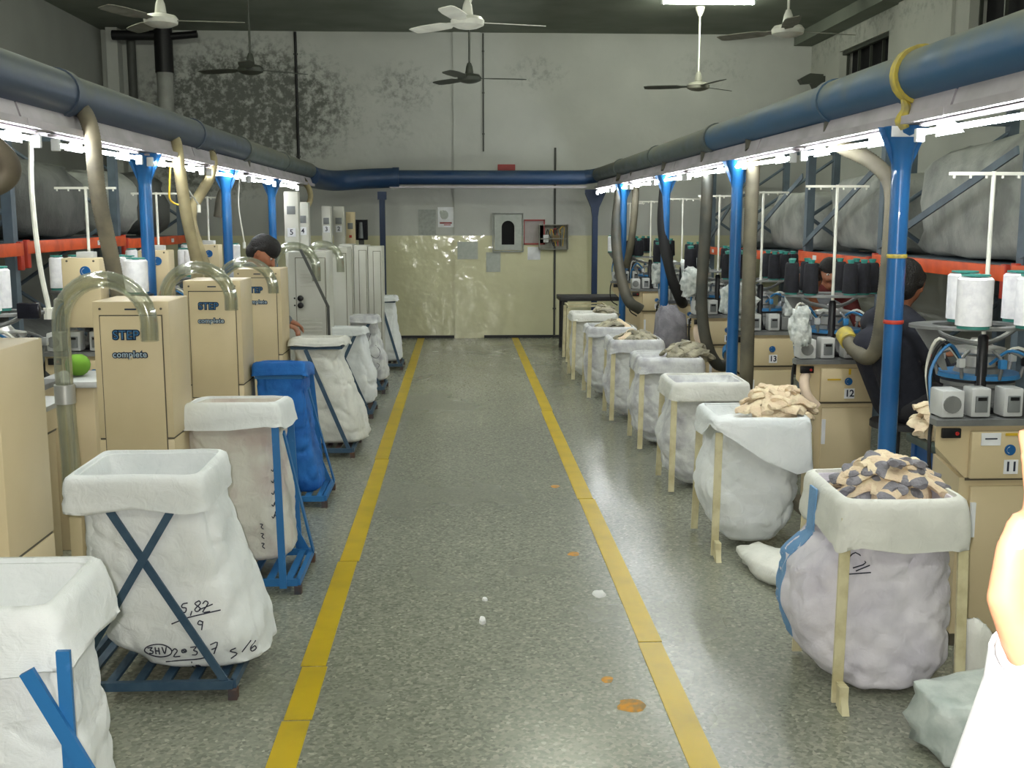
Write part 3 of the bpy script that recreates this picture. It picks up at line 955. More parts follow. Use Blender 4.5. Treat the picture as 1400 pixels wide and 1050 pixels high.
def sack(label, rim, zf, zb, cuff, secs, m, seed, group=None, fill=.12, amp=.012, wave=.02, strokes=None, stripe=None, cuff_m=None, droop=None, flare=.008):
    """rim = (x0,x1,y0,y1); secs = [(z,x0,x1,y0,y1,exponent)] from below the rim downwards, world coordinates"""
    x0, x1, y0, y1 = rim
    cx, cy = (x0 + x1) / 2, (y0 + y1) / 2
    O = V((cx, cy, 0))
    zr = lambda p: zf + (zb - zf) * (p.y - y0) / (y1 - y0)
    S = [(zf, x0 + .012, x1 - .012, y0 + .012, y1 - .012, 14.)] + secs
    rings = []
    n = 56
    zs, ze = S[0][0], S[-1][0]
    for i in range(n + 1):
        t = i / n
        z = zs + (ze - zs) * t
        j = 0
        while j < len(S) - 2 and S[j + 1][0] > z:
            j += 1
        a, b = S[j], S[j + 1]
        f = (a[0] - z) / (a[0] - b[0])
        g = f * f * (3 - 2 * f) * .5 + f * .5
        q = [a[k] * (1 - g) + b[k] * g for k in range(1, 6)]
        ring = sup(q[0], q[1], q[2], q[3], z, q[4])
        c = V(((q[0] + q[1]) / 2, (q[2] + q[3]) / 2, 0))
        fade = min(1., i / 9.)
        for k, p in enumerate(ring):
            d = V((p.x - c.x, p.y - c.y, 0))
            d = d.normalized() if d.length > 1e-6 else V((1, 0, 0))
            q3 = V((p.x, p.y, z))
            nn = .9 * noise.noise(V((p.x * 5 + seed, p.y * 5, z * 4))) + .3 * noise.noise(V((p.x * 16, p.y * 16 + seed, z * 12)))
            rd = lambda q: max(0., 1 - abs(noise.noise(q)) * 3.2) ** 2
            cre = rd(V((p.x * 6 + z * 5 + seed, p.y * 6 - z * 3, z * 4))) + .7 * rd(V((p.x * 9 - z * 7, p.y * 9 + seed, z * 6 + 3)))
            w = -1.5 * rd(V((p.x * 9 + p.y * 7 + seed * 3, z * 1.1, seed))) * max(.25, 1 - i / n * 1.3) - .75 * cre
            ring[k] = p + d * amp * fade * (nn + w) - O
            if i == 0:
                ring[k].z = zr(p) - .004
            else:
                ring[k].z += (zr(p) - zf) * max(0, 1 - i / 20.)
        rings.append(ring)
    # lower corners of a woven sack stay a little pointed; close underneath
    last = rings[-1]
    cen = sum(last, V()) / len(last)
    for s, dz in ((.86, -.018), (.55, -.028), (.2, -.03)):
        rings.append([V((cen.x + (p.x - cen.x) * s, cen.y + (p.y - cen.y) * s, max(.004, p.z + dz))) for p in last])
    inner = []
    for (dz, ins) in ((0., .012), (.03, .018), (fill, .03)):
        ring = sup(x0 + .012 + ins, x1 - .012 - ins, y0 + .012 + ins, y1 - .012 - ins, 0, 12.)
        inner.append([V((p.x - cx, p.y - cy, zr(p) - .004 - dz)) for p in ring])
    il = inner[-1]
    for s, up in ((.6, .015), (.15, .02)):
        c = sum(il, V()) / len(il)
        inner.append([c + (p - c) * s + V((0, 0, up + .02 * noise.noise(p * 9 + V((seed, 0, 0)))) ) for p in il])
    mb = MB().loft(list(reversed(inner)) + rings)
    o = tag(obj('sack', mb, m, loc=O, angle=70), label, 'sack', group)
    bvh = BVHTree.FromPolygons([v.co.copy() for v in o.data.vertices], [tuple(p.vertices) for p in o.data.polygons])
    if cuff:
        def ring(ins, f, e=13., jitter=0.):
            r = sup(x0 - ins, x1 + ins, y0 - ins, y1 + ins, 0, e)
            out = []
            for k, p in enumerate(r):
                low = cuff * f
                if droop and f > 0:
                    low *= droop(p.x, p.y)
                wv = wave * f * (noise.noise(V((p.x * 6 + seed, p.y * 6, 1))) + .5 * noise.noise(V((p.x * 19, p.y * 19, seed))))
                q = V((p.x, p.y, zr(p) + (0.008 if f == 0 else 0) + .006 * noise.noise(V((p.x * 8, p.y * 8, seed + 5))) - low - wv))
                d = V((p.x - cx, p.y - cy, 0)).normalized()
                q += d * jitter * (.5 + 1.1 * abs(noise.noise(V((p.x * 9 + seed, p.y * 9, f * 3)))) + .7 * abs(noise.noise(V((p.x * 23, p.y * 23 + seed, f * 4)))) - .6 * max(0., 1 - abs(noise.noise(V((p.x * 8 + f, p.y * 8, seed + f * 2)))) * 3.5))
                out.append(q - O)
            return out
        K = flare
        cr = [ring(-.018, .15), ring(-.016, .0), ring(-.006, 0), ring(.007, 0.02, jitter=.002), ring(.011 + K * .15, .15, jitter=.004), ring(.011 + K * .35, .3, jitter=.006), ring(.011 + K * .5, .45, jitter=.008), ring(.011 + K * .65, .6, jitter=.009), ring(.011 + K * .8, .75, jitter=.01), ring(.011 + K * .9, .9, jitter=.011), ring(.011 + K, 1., jitter=.011), ring(.006 + K, 1., jitter=.011), ring(.006 + K * .6, .5, jitter=.007), ring(.004 + K * .2, .15, jitter=.003)]
        for r in cr[:2]:
            for q in r:
                q.z = q.z
        obj('folded_cuff', MB().loft(cr, closed=True), cuff_m or m, o, angle=80)

    def cast(x, z, d=V((0, 1, 0)), start=-3., off=.003):
        s = V((x - cx, start, z)) if d.y else V((start, x - cy, z))
        h = bvh.ray_cast(s, d)
        return None if h[0] is None else h[0] - d * off
    if strokes:
        mb = MB()
        for st in strokes:
            pp = [cast(x, z) for x, z in st]
            pp = [q for q in pp if q is not None]
            if len(pp) > 1:
                mb.tube(pp, .0022, 5, sub=3)
        obj('handwriting', mb, 'ink', o)
    if stripe:
        ax, lo, hi, zt, zb2 = stripe
        rl = []
        for i in range(22):
            z = zt + (zb2 - zt) * i / 21
            sh = .05 * math.sin(i / 21 * 2.2)
            a = [cast(lo + (hi - lo) * k / 4 + sh, z, V((1, 0, 0)), -2.) for k in range(5)]
            if None in a:
                continue
            rl.append(a + [q + V((.004, 0, 0)) for q in reversed(a)])
        obj('blue_stripe', MB().loft(rl), 'sack_stripe', o)['label'] = 'light blue woven stripe'
    return o


def bar(mb, p0, p1, w=.026, t=.008, face=(0, -1, 0)):
    p0, p1, f = V(p0), V(p1), V(face).normalized()
    d = (p1 - p0).normalized()
    s = d.cross(f).normalized() * w / 2
    f = f * t / 2
    mb.loft([[p + s + f, p - s + f, p - s - f, p + s - f] for p in (p0, p1)])
    return mb


def stand_right(x0, x1, y0, y1, zf, label, lean=0., bracket=True, m='cream_steel'):
    cx, cy = (x0 + x1) / 2, (y0 + y1) / 2
    r = thing('sack_stand', label, 'stand', (cx, cy, 0), group='cream sack stands of the right row')
    hw, hd = (x1 - x0) / 2, (y1 - y0) / 2
    for sx in (-1, 1):
        for sy in (-1, 1):
            b = bar(MB(), (sx * (hw + .004), sy * (hd + .018), .012), (sx * (hw - .008 - lean), sy * (hd - .002), zf - .05), .034, .012)
            obj('leg', b, m, r)
    for sy in (-1, 1):
        obj('top_rail', MB().box((0, sy * (hd - .005), zf - .03), (2 * hw - .02, .012, .02)), m, r)
    for sx in (-1, 1):
        obj('top_rail', MB().box((sx * (hw - .005), 0, zf - .03), (.012, 2 * hd - .02, .02)), m, r)
    if bracket:
        obj('caster_bracket', MB().box((-hw, -hd - .06, .05), (.03, .03, .075)).prism([(-hd - .1, .0), (-hd - .05, .0), (-hd - .03, .09), (-hd - .06, .09)], 'x', -hw - .012, -hw + .012), m, r)
    return r


def stand_left(x0, x1, y0, y1, zt, label, m, front='x', base=(None, None), post=False, slat='rust'):
    cx, cy = (x0 + x1) / 2, (y0 + y1) / 2
    r = thing('sack_stand', label, 'stand', (cx, cy, 0), group='blue sack stands of the left row')
    hw, hd = (x1 - x0) / 2, (y1 - y0) / 2
    b0, b1 = (base[0] - cx if base[0] else -hw - .03), (base[1] - cx if base[1] else hw + .06)
    for sy in (-1, 1):
        yb, yt = sy * (hd + .03), sy * (hd - .001)
        if front or sy > 0:
            obj('cross_bar', bar(MB(), (-hw + .1, yt, zt - .04), (b1 - .02, yb, .05)), m, r)
        if front == 'x' or sy > 0:
            obj('cross_bar', bar(MB(), (hw - .06, yt + sy * .009, zt - .04), (b0 + .01, yb + sy * .009, .06)), m, r)
        obj('base_bar', MB().box(((b0 + b1) / 2, sy * (hd + .03), .05), (b1 - b0, .02, .03)), m, r)
        obj('top_rail', MB().box((0, sy * (hd - .005), zt - .03), (2 * hw - .02, .012, .02)), m, r)
    for sx, b in ((-1, b0), (1, b1)):
        obj('base_bar', MB().box((b, 0, .05), (.02, 2 * hd + .06, .03)), m, r)
        obj('top_rail', MB().box((sx * (hw - .005), 0, zt - .03), (.012, 2 * hd - .02, .02)), m, r)
    for k in range(6):
        obj('slat', MB().box((b0 + (b1 - b0) * (k + .5) / 6, 0, .055), (.03, 2 * hd + .03, .012)), slat, r)
    for sx in (b0, b1):
        for sy in (-1, 1):
            obj('foot', MB().box((sx, sy * (hd + .03), .018), (.03, .035, .036)), 'rust', r)
    if post:
        for sy in ((-1, 1) if post is True else (1,)):
            obj('post', bar(MB(), (b1 - .06, sy * (hd + .05), .03), (hw - .01, sy * (hd + .01), zt - .05), .03, .012), m, r)
        obj('side_brace', bar(MB(), (hw + .016, -hd + .05, zt - .1), (b1 + .012, hd, .06), .026, .008, (1, 0, 0)), m, r)
    return r


# handwriting on the near white sack
def px(u, v):
    return (-1.027 + (u - 217) * .00245, .151 - (v - 893) * .00254)


def circle(cx, cy, a, b, n=16, o=0.):
    return [px(cx + a * math.cos(2 * PI * k / n + o), cy + b * math.sin(2 * PI * k / n + o)) for k in range(n + 1)]


def glyph(ch, u, v, s=1.):
    G = {'3': [[(0, 0), (7, 0), (3, 5), (7, 8), (5, 12), (0, 12)]], '2': [[(0, 3), (3, 0), (6, 3), (0, 12), (8, 12)]], '6': [[(6, 0), (1, 6), (2, 12), (6, 11), (5, 6), (1, 8)]],
         '7': [[(0, 0), (8, -2), (3, 12)], [(1, 6), (7, 4)]], 'H': [[(0, 0), (0, 12)], [(0, 6), (6, 6)], [(6, 0), (6, 12)]], 'V': [[(0, 0), (3, 12), (7, 0)]], '1': [[(1, 0), (0, 12)]],
         '8': [[(5, 0), (0, 3), (6, 9), (2, 12), (0, 9), (6, 3), (4, 0)]], '5': [[(7, 0), (1, 1), (0, 5), (5, 6), (4, 11), (0, 11)]], '9': [[(6, 2), (2, 0), (0, 4), (5, 5), (6, 1), (4, 12)]],
         ',': [[(0, 0), (-2, 6)]], 'o': [[(0, 0), (4, -1), (5, 3), (0, 4), (0, 0)], [(1, 1), (4, 2)]], '/': [[(0, 12), (10, 0)]], 'E': [[(7, 0), (0, 0), (0, 12), (7, 12)], [(0, 6), (6, 6)]], 'X': [[(0, 0), (8, 12)], [(8, 0), (0, 12)]], 'K': [[(0, 0), (0, 12)], [(7, 0), (0, 6), (7, 12)]],
         's': [[(6, 0), (0, 3), (6, 8), (0, 12)]]}
    return [[px(u + a * s, v + b * s) for a, b in st] for st in G[ch]]
ST = [circle(215, 893, 19, 10)]
for ch, u, v, s in (('3', 201, 888, .85), ('H', 211, 888, .85), ('V', 221, 887, .85), ('2', 235, 889, 1.1), ('o', 248, 891, 1.1), ('3', 260, 887, 1.1), ('6', 275, 886, 1.), ('7', 287, 884, 1.2), ('1', 257, 912, .9), ('o', 263, 918, 1.),
                    ('5', 252, 825, 1.1), (',', 265, 836, 1.), ('8', 269, 823, 1.2), ('2', 279, 824, 1.2), ('9', 272, 850, 1.1), ('s', 312, 893, 1.3), ('/', 326, 888, 1.2), ('6', 336, 892, 1.1), ('s', 177, 920, 1.), ('/', 184, 922, 1.1)):
    ST += glyph(ch, u, v, s)
ST += [[px(222, 912), px(245, 909), px(270, 907), px(288, 900)], [px(237, 853), px(258, 845), px(280, 841), px(302, 838)], [px(274, 835), px(292, 829)]]

sack('white sack at the bottom left corner, nearest of the left row', (-1.36, -.88, 2.28, 2.62), .77, .78, .13, [(.6, -1.36, -.885, 2.3, 2.66, 5), (.35, -1.4, -.865, 2.3, 2.7, 4), (.1, -1.34, -.86, 2.32, 2.7, 4)], 'sack_white', 1.3, wave=.04, flare=.02)
st0 = stand_left(-1.36, -.88, 2.28, 2.62, .77, 'bright blue sack stand at the bottom left corner', 'blue_bright', front=None, base=(-1.38, -.79))
obj('post', bar(MB(), (.287, -.235, .03), (.279, -.215, .7), .028, .012), 'blue_bright', st0)
obj('cross_bar', bar(MB(), (.43, -.25, .24), (.205, -.225, .66), .031, .012), 'blue_bright', st0)
sack('white sack with marker handwriting and wide open mouth on the left', (-1.3, -.86, 3.56, 3.96), .755, .76, .11,
     [(.64, -1.275, -.845, 3.57, 3.99, 5), (.48, -1.29, -.80, 3.565, 4.03, 4), (.3, -1.28, -.75, 3.565, 4.06, 4), (.17, -1.24, -.70, 3.57, 4.04, 3.6), (.09, -1.14, -.685, 3.6, 4.02, 3.4)], 'sack_white', 2.2, strokes=ST, fill=.34, flare=.002)
stand_left(-1.3, -.86, 3.56, 3.96, .75, 'dull blue crossed bar stand with slatted base under the handwritten sack', 'blue_post', base=(-1.32, -.775), slat='blue_post')
ST2 = []
for i, ch in enumerate('52783'):
    ST2 += [[(-.80 - .005 * b / 3, .55 - i * .05 - a * .004) for a, b in st] for st in ([(0, 0), (7, 0), (3, 5), (7, 8), (5, 12)], [(0, 3), (6, 6)])]
for i in range(3):
    ST2 += [[(-.87 + a * .002, .30 - i * .045 - b * .0025) for a, b in ((0, 0), (6, 1), (2, 6), (7, 10))]]
sack('white sack with dark lettering down its edge on a bright blue stand', (-1.17, -.78, 4.6, 4.98), .82, .79, .1, [(.6, -1.18, -.79, 4.62, 5.02, 5), (.3, -1.2, -.765, 4.6, 5.06, 4.5), (.14, -1.18, -.755, 4.62, 5.05, 4.5)], 'sack_pink', 3.1, strokes=ST2, fill=.1, cuff_m='sack_white')
stand_left(-1.17, -.78, 4.6, 4.98, .79, 'bright blue stand under the sack with lettering down its edge', 'blue_bright', front=None, base=(-1.2, -.71), post=True, slat='blue_bright')
sack('blue woven sack in the left row', (-1.14, -.87, 6.02, 6.36), .81, .77, .07, [(.74, -1.14, -.862, 6.022, 6.36, 9), (.6, -1.145, -.865, 6.022, 6.365, 7), (.35, -1.14, -.845, 6.025, 6.38, 5), (.14, -1.1, -.8, 6.05, 6.4, 3.6), (.08, -1.06, -.8, 6.08, 6.38, 3.5)], 'sack_blue', 4.4, amp=.016, flare=.002)
stand_left(-1.14, -.87, 6.02, 6.36, .76, 'blue stand half hidden under the blue woven sack', 'blue_bright', front=None, base=(-1.16, -.77), post='side', slat='blue_bright')
sack('big bulging white sack right behind the blue sack', (-1.14, -.8, 7.3, 7.75), .8, .77, .05, [(.65, -1.14, -.8, 7.32, 7.78, 4), (.45, -1.16, -.74, 7.31, 7.8, 3.6), (.25, -1.16, -.67, 7.31, 7.84, 3.6), (.1, -1.12, -.635, 7.33, 7.84, 3.6)], 'sack_white_b', 5.2, amp=.02)
stand_left(-1.14, -.8, 7.3, 7.75, .77, 'dark blue stand with one diagonal bar across the bulging white sack', 'blue_post', front='d', base=(-1.15, -.74))
sack('white sack behind the bulging white sack', (-1.12, -.79, 8.75, 9.15), .73, .7, .06, [(.55, -1.1, -.76, 8.77, 9.15, 4), (.3, -1.1, -.7, 8.77, 9.2, 3.6), (.12, -1.08, -.70, 8.8, 9.2, 3.6)], 'sack_white', 6.1, amp=.02)
stand_left(-1.12, -.79, 8.75, 9.15, .71, 'blue stand under the fifth upright white sack on the left', 'blue_post')
sack('greyish white sack with a dark scrawl, second from the far left end', (-1.15, -.78, 10., 10.4), .71, .69, .06, [(.5, -1.14, -.76, 10.02, 10.42, 4), (.3, -1.14, -.7, 10.02, 10.45, 3.6), (.12, -1.1, -.69, 10.05, 10.44, 3.6)], 'sack_mottled', 7.7, amp=.022,
     strokes=[[(-.83, .55), (-.86, .45), (-.84, .36), (-.78, .32), (-.75, .38), (-.79, .44)], [(-.85, .30), (-.76, .26), (-.8, .2)]])
stand_left(-1.15, -.78, 10., 10.4, .69, 'dark blue stand under the scrawled sack on the left', 'blue_post')
sack('narrow white sack at the far end of the left row by the end post', (-.95, -.7, 11.6, 11.95), .77, .76, .05, [(.5, -.95, -.69, 11.62, 11.97, 4), (.2, -.97, -.64, 11.62, 12., 4), (.1, -.95, -.64, 11.64, 12., 4)], 'sack_white', 8.3)
stand_left(-.95, -.7, 11.6, 11.95, .75, 'dark stand with diagonal bar at the far end of the left row', 'blue_post', front='d', base=(-.97, -.64))

# right row
sack('fat white sack with a light blue stripe, nearest of the right row', (1.235, 1.64, 3.4, 3.8), .685, .70, .15,
     [(.52, 1.22, 1.64, 3.43, 3.83, 4), (.4, 1.13, 1.68, 3.43, 3.88, 3.2), (.25, 1.12, 1.69, 3.42, 3.92, 3.), (.12, 1.16, 1.68, 3.405, 3.9, 2.8), (.035, 1.25, 1.62, 3.415, 3.86, 2.6)], 'sack_lilac', 9.1, fill=.06, amp=.02, cuff_m='sack_white_b', wave=.03, stripe=(0, 3.66, 3.76, .52, .1), strokes=[[(1.27, .47), (1.3, .5), (1.33, .47), (1.29, .45)], [(1.3, .44), (1.345, .46)], [(1.275, .43), (1.35, .435)]])
obj('blue_stripe', MB().loft([[V((1.212 - 1.4375, a - 3.6, z)) for a, z in ((3.6, .68), (3.67, .68), (3.69, .53), (3.62, .53))], [V((1.206 - 1.4375, a - 3.6, z)) for a, z in ((3.6, .68), (3.67, .68), (3.69, .53), (3.62, .53))]]), 'sack_stripe', bpy.data.objects['sack.008'])
stand_right(1.235, 1.64, 3.4, 3.8, .685, 'cream stand holding the fat blue striped sack', .0)
sack('white sack with a large slanting folded flap under cream socks', (1.195, 1.635, 5.0, 5.42), .66, .665, .15,
     [(.5, 1.2, 1.63, 5.05, 5.42, 4), (.3, 1.15, 1.64, 5.04, 5.46, 3.4), (.14, 1.2, 1.62, 5.05, 5.45, 3), (.06, 1.26, 1.56, 5.08, 5.4, 3)], 'sack_white', 10.3, fill=.05, amp=.014,
     droop=lambda x, y: .3 + 1.35 * max(0., min(1., (x - 1.2) / .3)) if y < 5.2 else .8)
stand_right(1.195, 1.635, 5.0, 5.42, .65, 'cream stand holding the sack with the slanting flap')
names_r = [('cloudy sack with a pale band and grey contents, third of the right row', 'sack_mottled', 1.22, 1.66, 6.22, 6.6, .645),
           ('cloudy grey sack topped with grey socks, fourth of the right row', 'sack_mottled', 1.23, 1.66, 7.42, 7.85, .635),
           ('cloudy sack with cream and grey socks, fifth of the right row', 'sack_mottled', 1.18, 1.58, 8.5, 8.9, .64),
           ('pale cloudy sack, sixth of the right row', 'sack_mottled', 1.13, 1.54, 9.62, 10.0, .63),
           ('pale sack, seventh of the right row', 'sack_white_b', 1.1, 1.52, 10.72, 11.1, .655)]
for i, (lab, mm, a, b, c, d, z) in enumerate(names_r):
    sack(lab, (a, b, c, d), z, z + .005, .1 if i < 3 else .07, [(z - .15, a - .005, b + .005, c + .03, d + .03, 4), (.3, a - .06 + .01 * i, b + .03, c + .03, d + .06, 3.2), (.12, a - .01, b + .02, c + .04, d + .05, 3), (.05, a + .06, b - .05, c + .07, d - .0, 3)], mm, 12.3 + i * 1.9, fill=.04, amp=.013, cuff_m='sack_white_b' if i == 0 else None)
    stand_right(a, b, c, d, z - .005, 'cream stand under the %s sack of the right row' % ['third', 'fourth', 'fifth', 'sixth', 'seventh'][i], bracket=False)
stand_right(1.17, 1.6, 12.05, 12.45, .66, 'empty cream stand in front of the dark table at the far right', bracket=False)

# loose plastic things by the right row
def pillow(name, c, s, m, label, cat, seed, rz=0., amp=.1, group=None, flat=.7, n=12):
    mb = MB()
    bm = mb.bm
    rings = []
    for a in range(1, n):
        f = PI * a / n
        for_ring = []
        for k in range(n * 2):
            g = PI * k / n
            x = math.copysign(abs(math.sin(f)) ** flat * abs(math.cos(g)) ** flat, math.cos(g))
            y = math.copysign(abs(math.sin(f)) ** flat * abs(math.sin(g)) ** flat, math.sin(g))
            z = -math.copysign(abs(math.cos(f)) ** flat, math.cos(f))
            p = V((x, y, z))
            q = 1 + amp * (noise.noise(p * 1.7 + V((seed, seed * 2, 0))) + .5 * noise.noise(p * 4.3 + V((0, seed, seed))) + .25 * noise.noise(p * 9 + V((seed, 0, seed))))
            for_ring.append(V((p.x * s[0] * q, p.y * s[1] * q, max(-s[2], p.z * s[2] * q))))
        rings.append(for_ring)
    mb.loft(rings)
    zmin = min(v.co.z for v in bm.verts)
    for v in bm.verts:
        v.co.z -= zmin
    o = obj(name, mb, m, loc=c, angle=75)
    o.rotation_euler = (0, 0, rz)
    return tag(o, label, cat, group)
pillow('flat_sack', (1.41, 4.68, 0), (.11, .26, .055), 'sack_white_b', 'small crumpled white sack lying on the floor beside the striped sack', 'sack', 3.3, .25, .25)
tb = pillow('plastic_bag', (1.56, 3.07, 0), (.19, .13, .1), 'tub', 'clouded plastic bag with marker letters lying at the lower right', 'plastic bag', 5.1, .2, .2, flat=.38)
bt = BVHTree.FromPolygons([v.co.copy() for v in tb.data.vertices], [tuple(p.vertices) for p in tb.data.polygons])
mb = MB()
for st in [[(-.15, .07), (-.12, .045), (-.15, .02)], [(-.105, .08), (-.105, .02)], [(-.105, .08), (-.06, .085)], [(-.105, .05), (-.07, .052)], [(-.105, .02), (-.06, .022)], [(-.04, .085), (-.04, .03)], [(-.04, .058), (-.005, .06)], [(-.005, .09), (-.005, .035)]]:
    pp = [bt.ray_cast(V((x, -1, z + .055)), V((0, 1, 0)))[0] for x, z in st]
    pp = [q + V((0, -.002, 0)) for q in pp if q]
    if len(pp) > 1:
        mb.tube(pp, .004, 5, sub=3)
obj('lettering', mb, 'ink', tb)
pillow('plastic_bag', (1.75, 3.52, 0), (.05, .07, .12), 'sack_white_b', 'small upright white plastic bag half hidden behind the raised hand', 'plastic bag', 8.8, 0, .2)


# socks
def sock_meshes(seed):
    R2 = random.Random(seed)
    bend = R2.uniform(50, 100)
    pts, a = [], 0.
    p = V((-.09, 0, 0))
    for i in range(14):
        pts.append(p.copy())
        if 6 <= i <= 9:
            a -= math.radians(bend / 4)
        p += V((math.cos(a), math.sin(a), 0)) * .0165
    rings = []
    for i, p in enumerate(pts):
        t = (pts[min(i + 1, 13)] - pts[max(i - 1, 0)]).normalized()
        s = V((-t.y, t.x, 0))
        w = .036 - .006 * abs(i - 7) / 7
        if i == 13:
            w *= .55
        h = .011 + .003 * R2.random()
        z = .008 * noise.noise(V((i * .5, seed, 0)))
        rings.append([p + s * w * math.cos(2 * PI * k / 10) + V((0, 0, h * math.sin(2 * PI * k / 10) + z)) for k in range(10)])
    b = MB().loft(rings[:12]).mesh('sock body')
    t = MB().loft(rings[11:]).mesh('sock toe')
    h = MB().ellipsoid(pts[8] + V((.012, .016, 0)), (.03, .028, .0145), n=6).mesh('sock heel')
    return b, t, h
SOCK = [sock_meshes(s) for s in (1, 2, 3, 4)]


def pile(cx, cy, z0, a, b, h, n, body, toe, label, group, seed, parts=True, scale=1., heap='sock_cream', heap_label=None):
    R2 = random.Random(seed)
    mb = MB()
    rings = []
    for i in range(9):
        f = i / 8
        q = math.cos(f * PI / 2)
        ring = []
        for k in range(22):
            g = 2 * PI * k / 22
            p = V((a * q * math.cos(g), b * q * math.sin(g), h * .8 * math.sin(f * PI / 2)))
            nn = 1 + .22 * noise.noise(p * 14 + V((seed, 0, 0)))
            ring.append(V((p.x * nn, p.y * nn, max(0, p.z + .02 * noise.noise(p * 22 + V((0, seed, 0)))))))
        if i < 8:
            rings.append(ring)
    mb.loft(rings)
    o = obj('sock_heap', mb, heap, loc=(cx, cy, z0), angle=80)
    tag(o, heap_label, 'sock heap')
    o['kind'] = 'stuff'
    for i in range(n):
        rr = math.sqrt((i + .5) / n) * 1.02
        g = i * 2.4 + R2.uniform(-.4, .4)
        x, y = a * rr * math.cos(g), b * rr * math.sin(g)
        z = h * .8 * math.sqrt(max(0., 1 - rr * rr * .92)) + .006 + R2.uniform(0, .012)
        tilt = V((x / a * .7, y / b * .7, 1)).normalized()
        q = V((0, 0, 1)).rotation_difference(tilt)
        e = (q.to_matrix() @ Matrix.Rotation(R2.uniform(0, 2 * PI), 3, 'Z')).to_euler()
        k = R2.randrange(4)
        s = obj('sock', SOCK[k][0].copy() if i < 1 else SOCK[k][0].copy(), body if R2.random() < .9 else toe, loc=(cx + x, cy + y, z0 + z))
        s.rotation_euler = e
        s.scale = (scale,) * 3
        tag(s, label, 'sock', group)
        if parts:
            obj('toe', SOCK[k][1].copy(), toe, s)
            obj('heel', SOCK[k][2].copy(), toe, s)
pile(1.47, 3.63, .62, .15, .115, .18, 26, 'sock_cream', 'sock_grey', 'cream and grey sock heaped in the fat blue striped sack', 'socks in the fat striped sack', 5, heap_label='tangled cream and grey socks filling the fat striped sack')
pile(1.535, 5.22, .62, .12, .15, .17, 22, 'sock_cream', 'sock_cream', 'plain cream sock heaped on the sack with the slanting flap', 'socks on the slanting flap sack', 6, heap_label='heap of plain cream socks on the slanting flap sack')
pile(1.6, 7.65, .6, .15, .16, .13, 14, 'sock_olive', 'sock_grey', 'beige grey sock on the fourth sack of the right row', 'socks on the fourth right sack', 7, False, heap='sock_olive', heap_label='heap of beige grey socks on the fourth right sack')
pile(1.4, 8.7, .6, .15, .15, .09, 12, 'sock_olive', 'sock_cream', 'cream grey sock on the fifth sack of the right row', 'socks on the fifth right sack', 8, False, heap='sock_olive', heap_label='heap of cream grey socks on the fifth right sack')
pile(1.38, 9.8, .59, .16, .14, .08, 10, 'sock_olive', 'sock_cream', 'small beige sock on the sixth sack of the right row', 'socks on the sixth right sack', 9, False, heap='sock_olive', heap_label='low heap of beige socks on the sixth right sack')
pile(1.42, 10.9, .61, .1, .12, .12, 8, 'sock_olive', 'sock_cream', 'beige sock on the seventh sack of the right row', 'socks on the seventh right sack', 10, False, heap='sock_olive', heap_label='small heap of beige socks on the seventh right sack')
pillow('net_bundle', (1.74, 9.05, .0), (.15, .16, .44), 'sock_grey', 'tall grey bundle of socks standing behind the fifth right sack', 'bundle', 2.4, 0, .2, flat=.9)

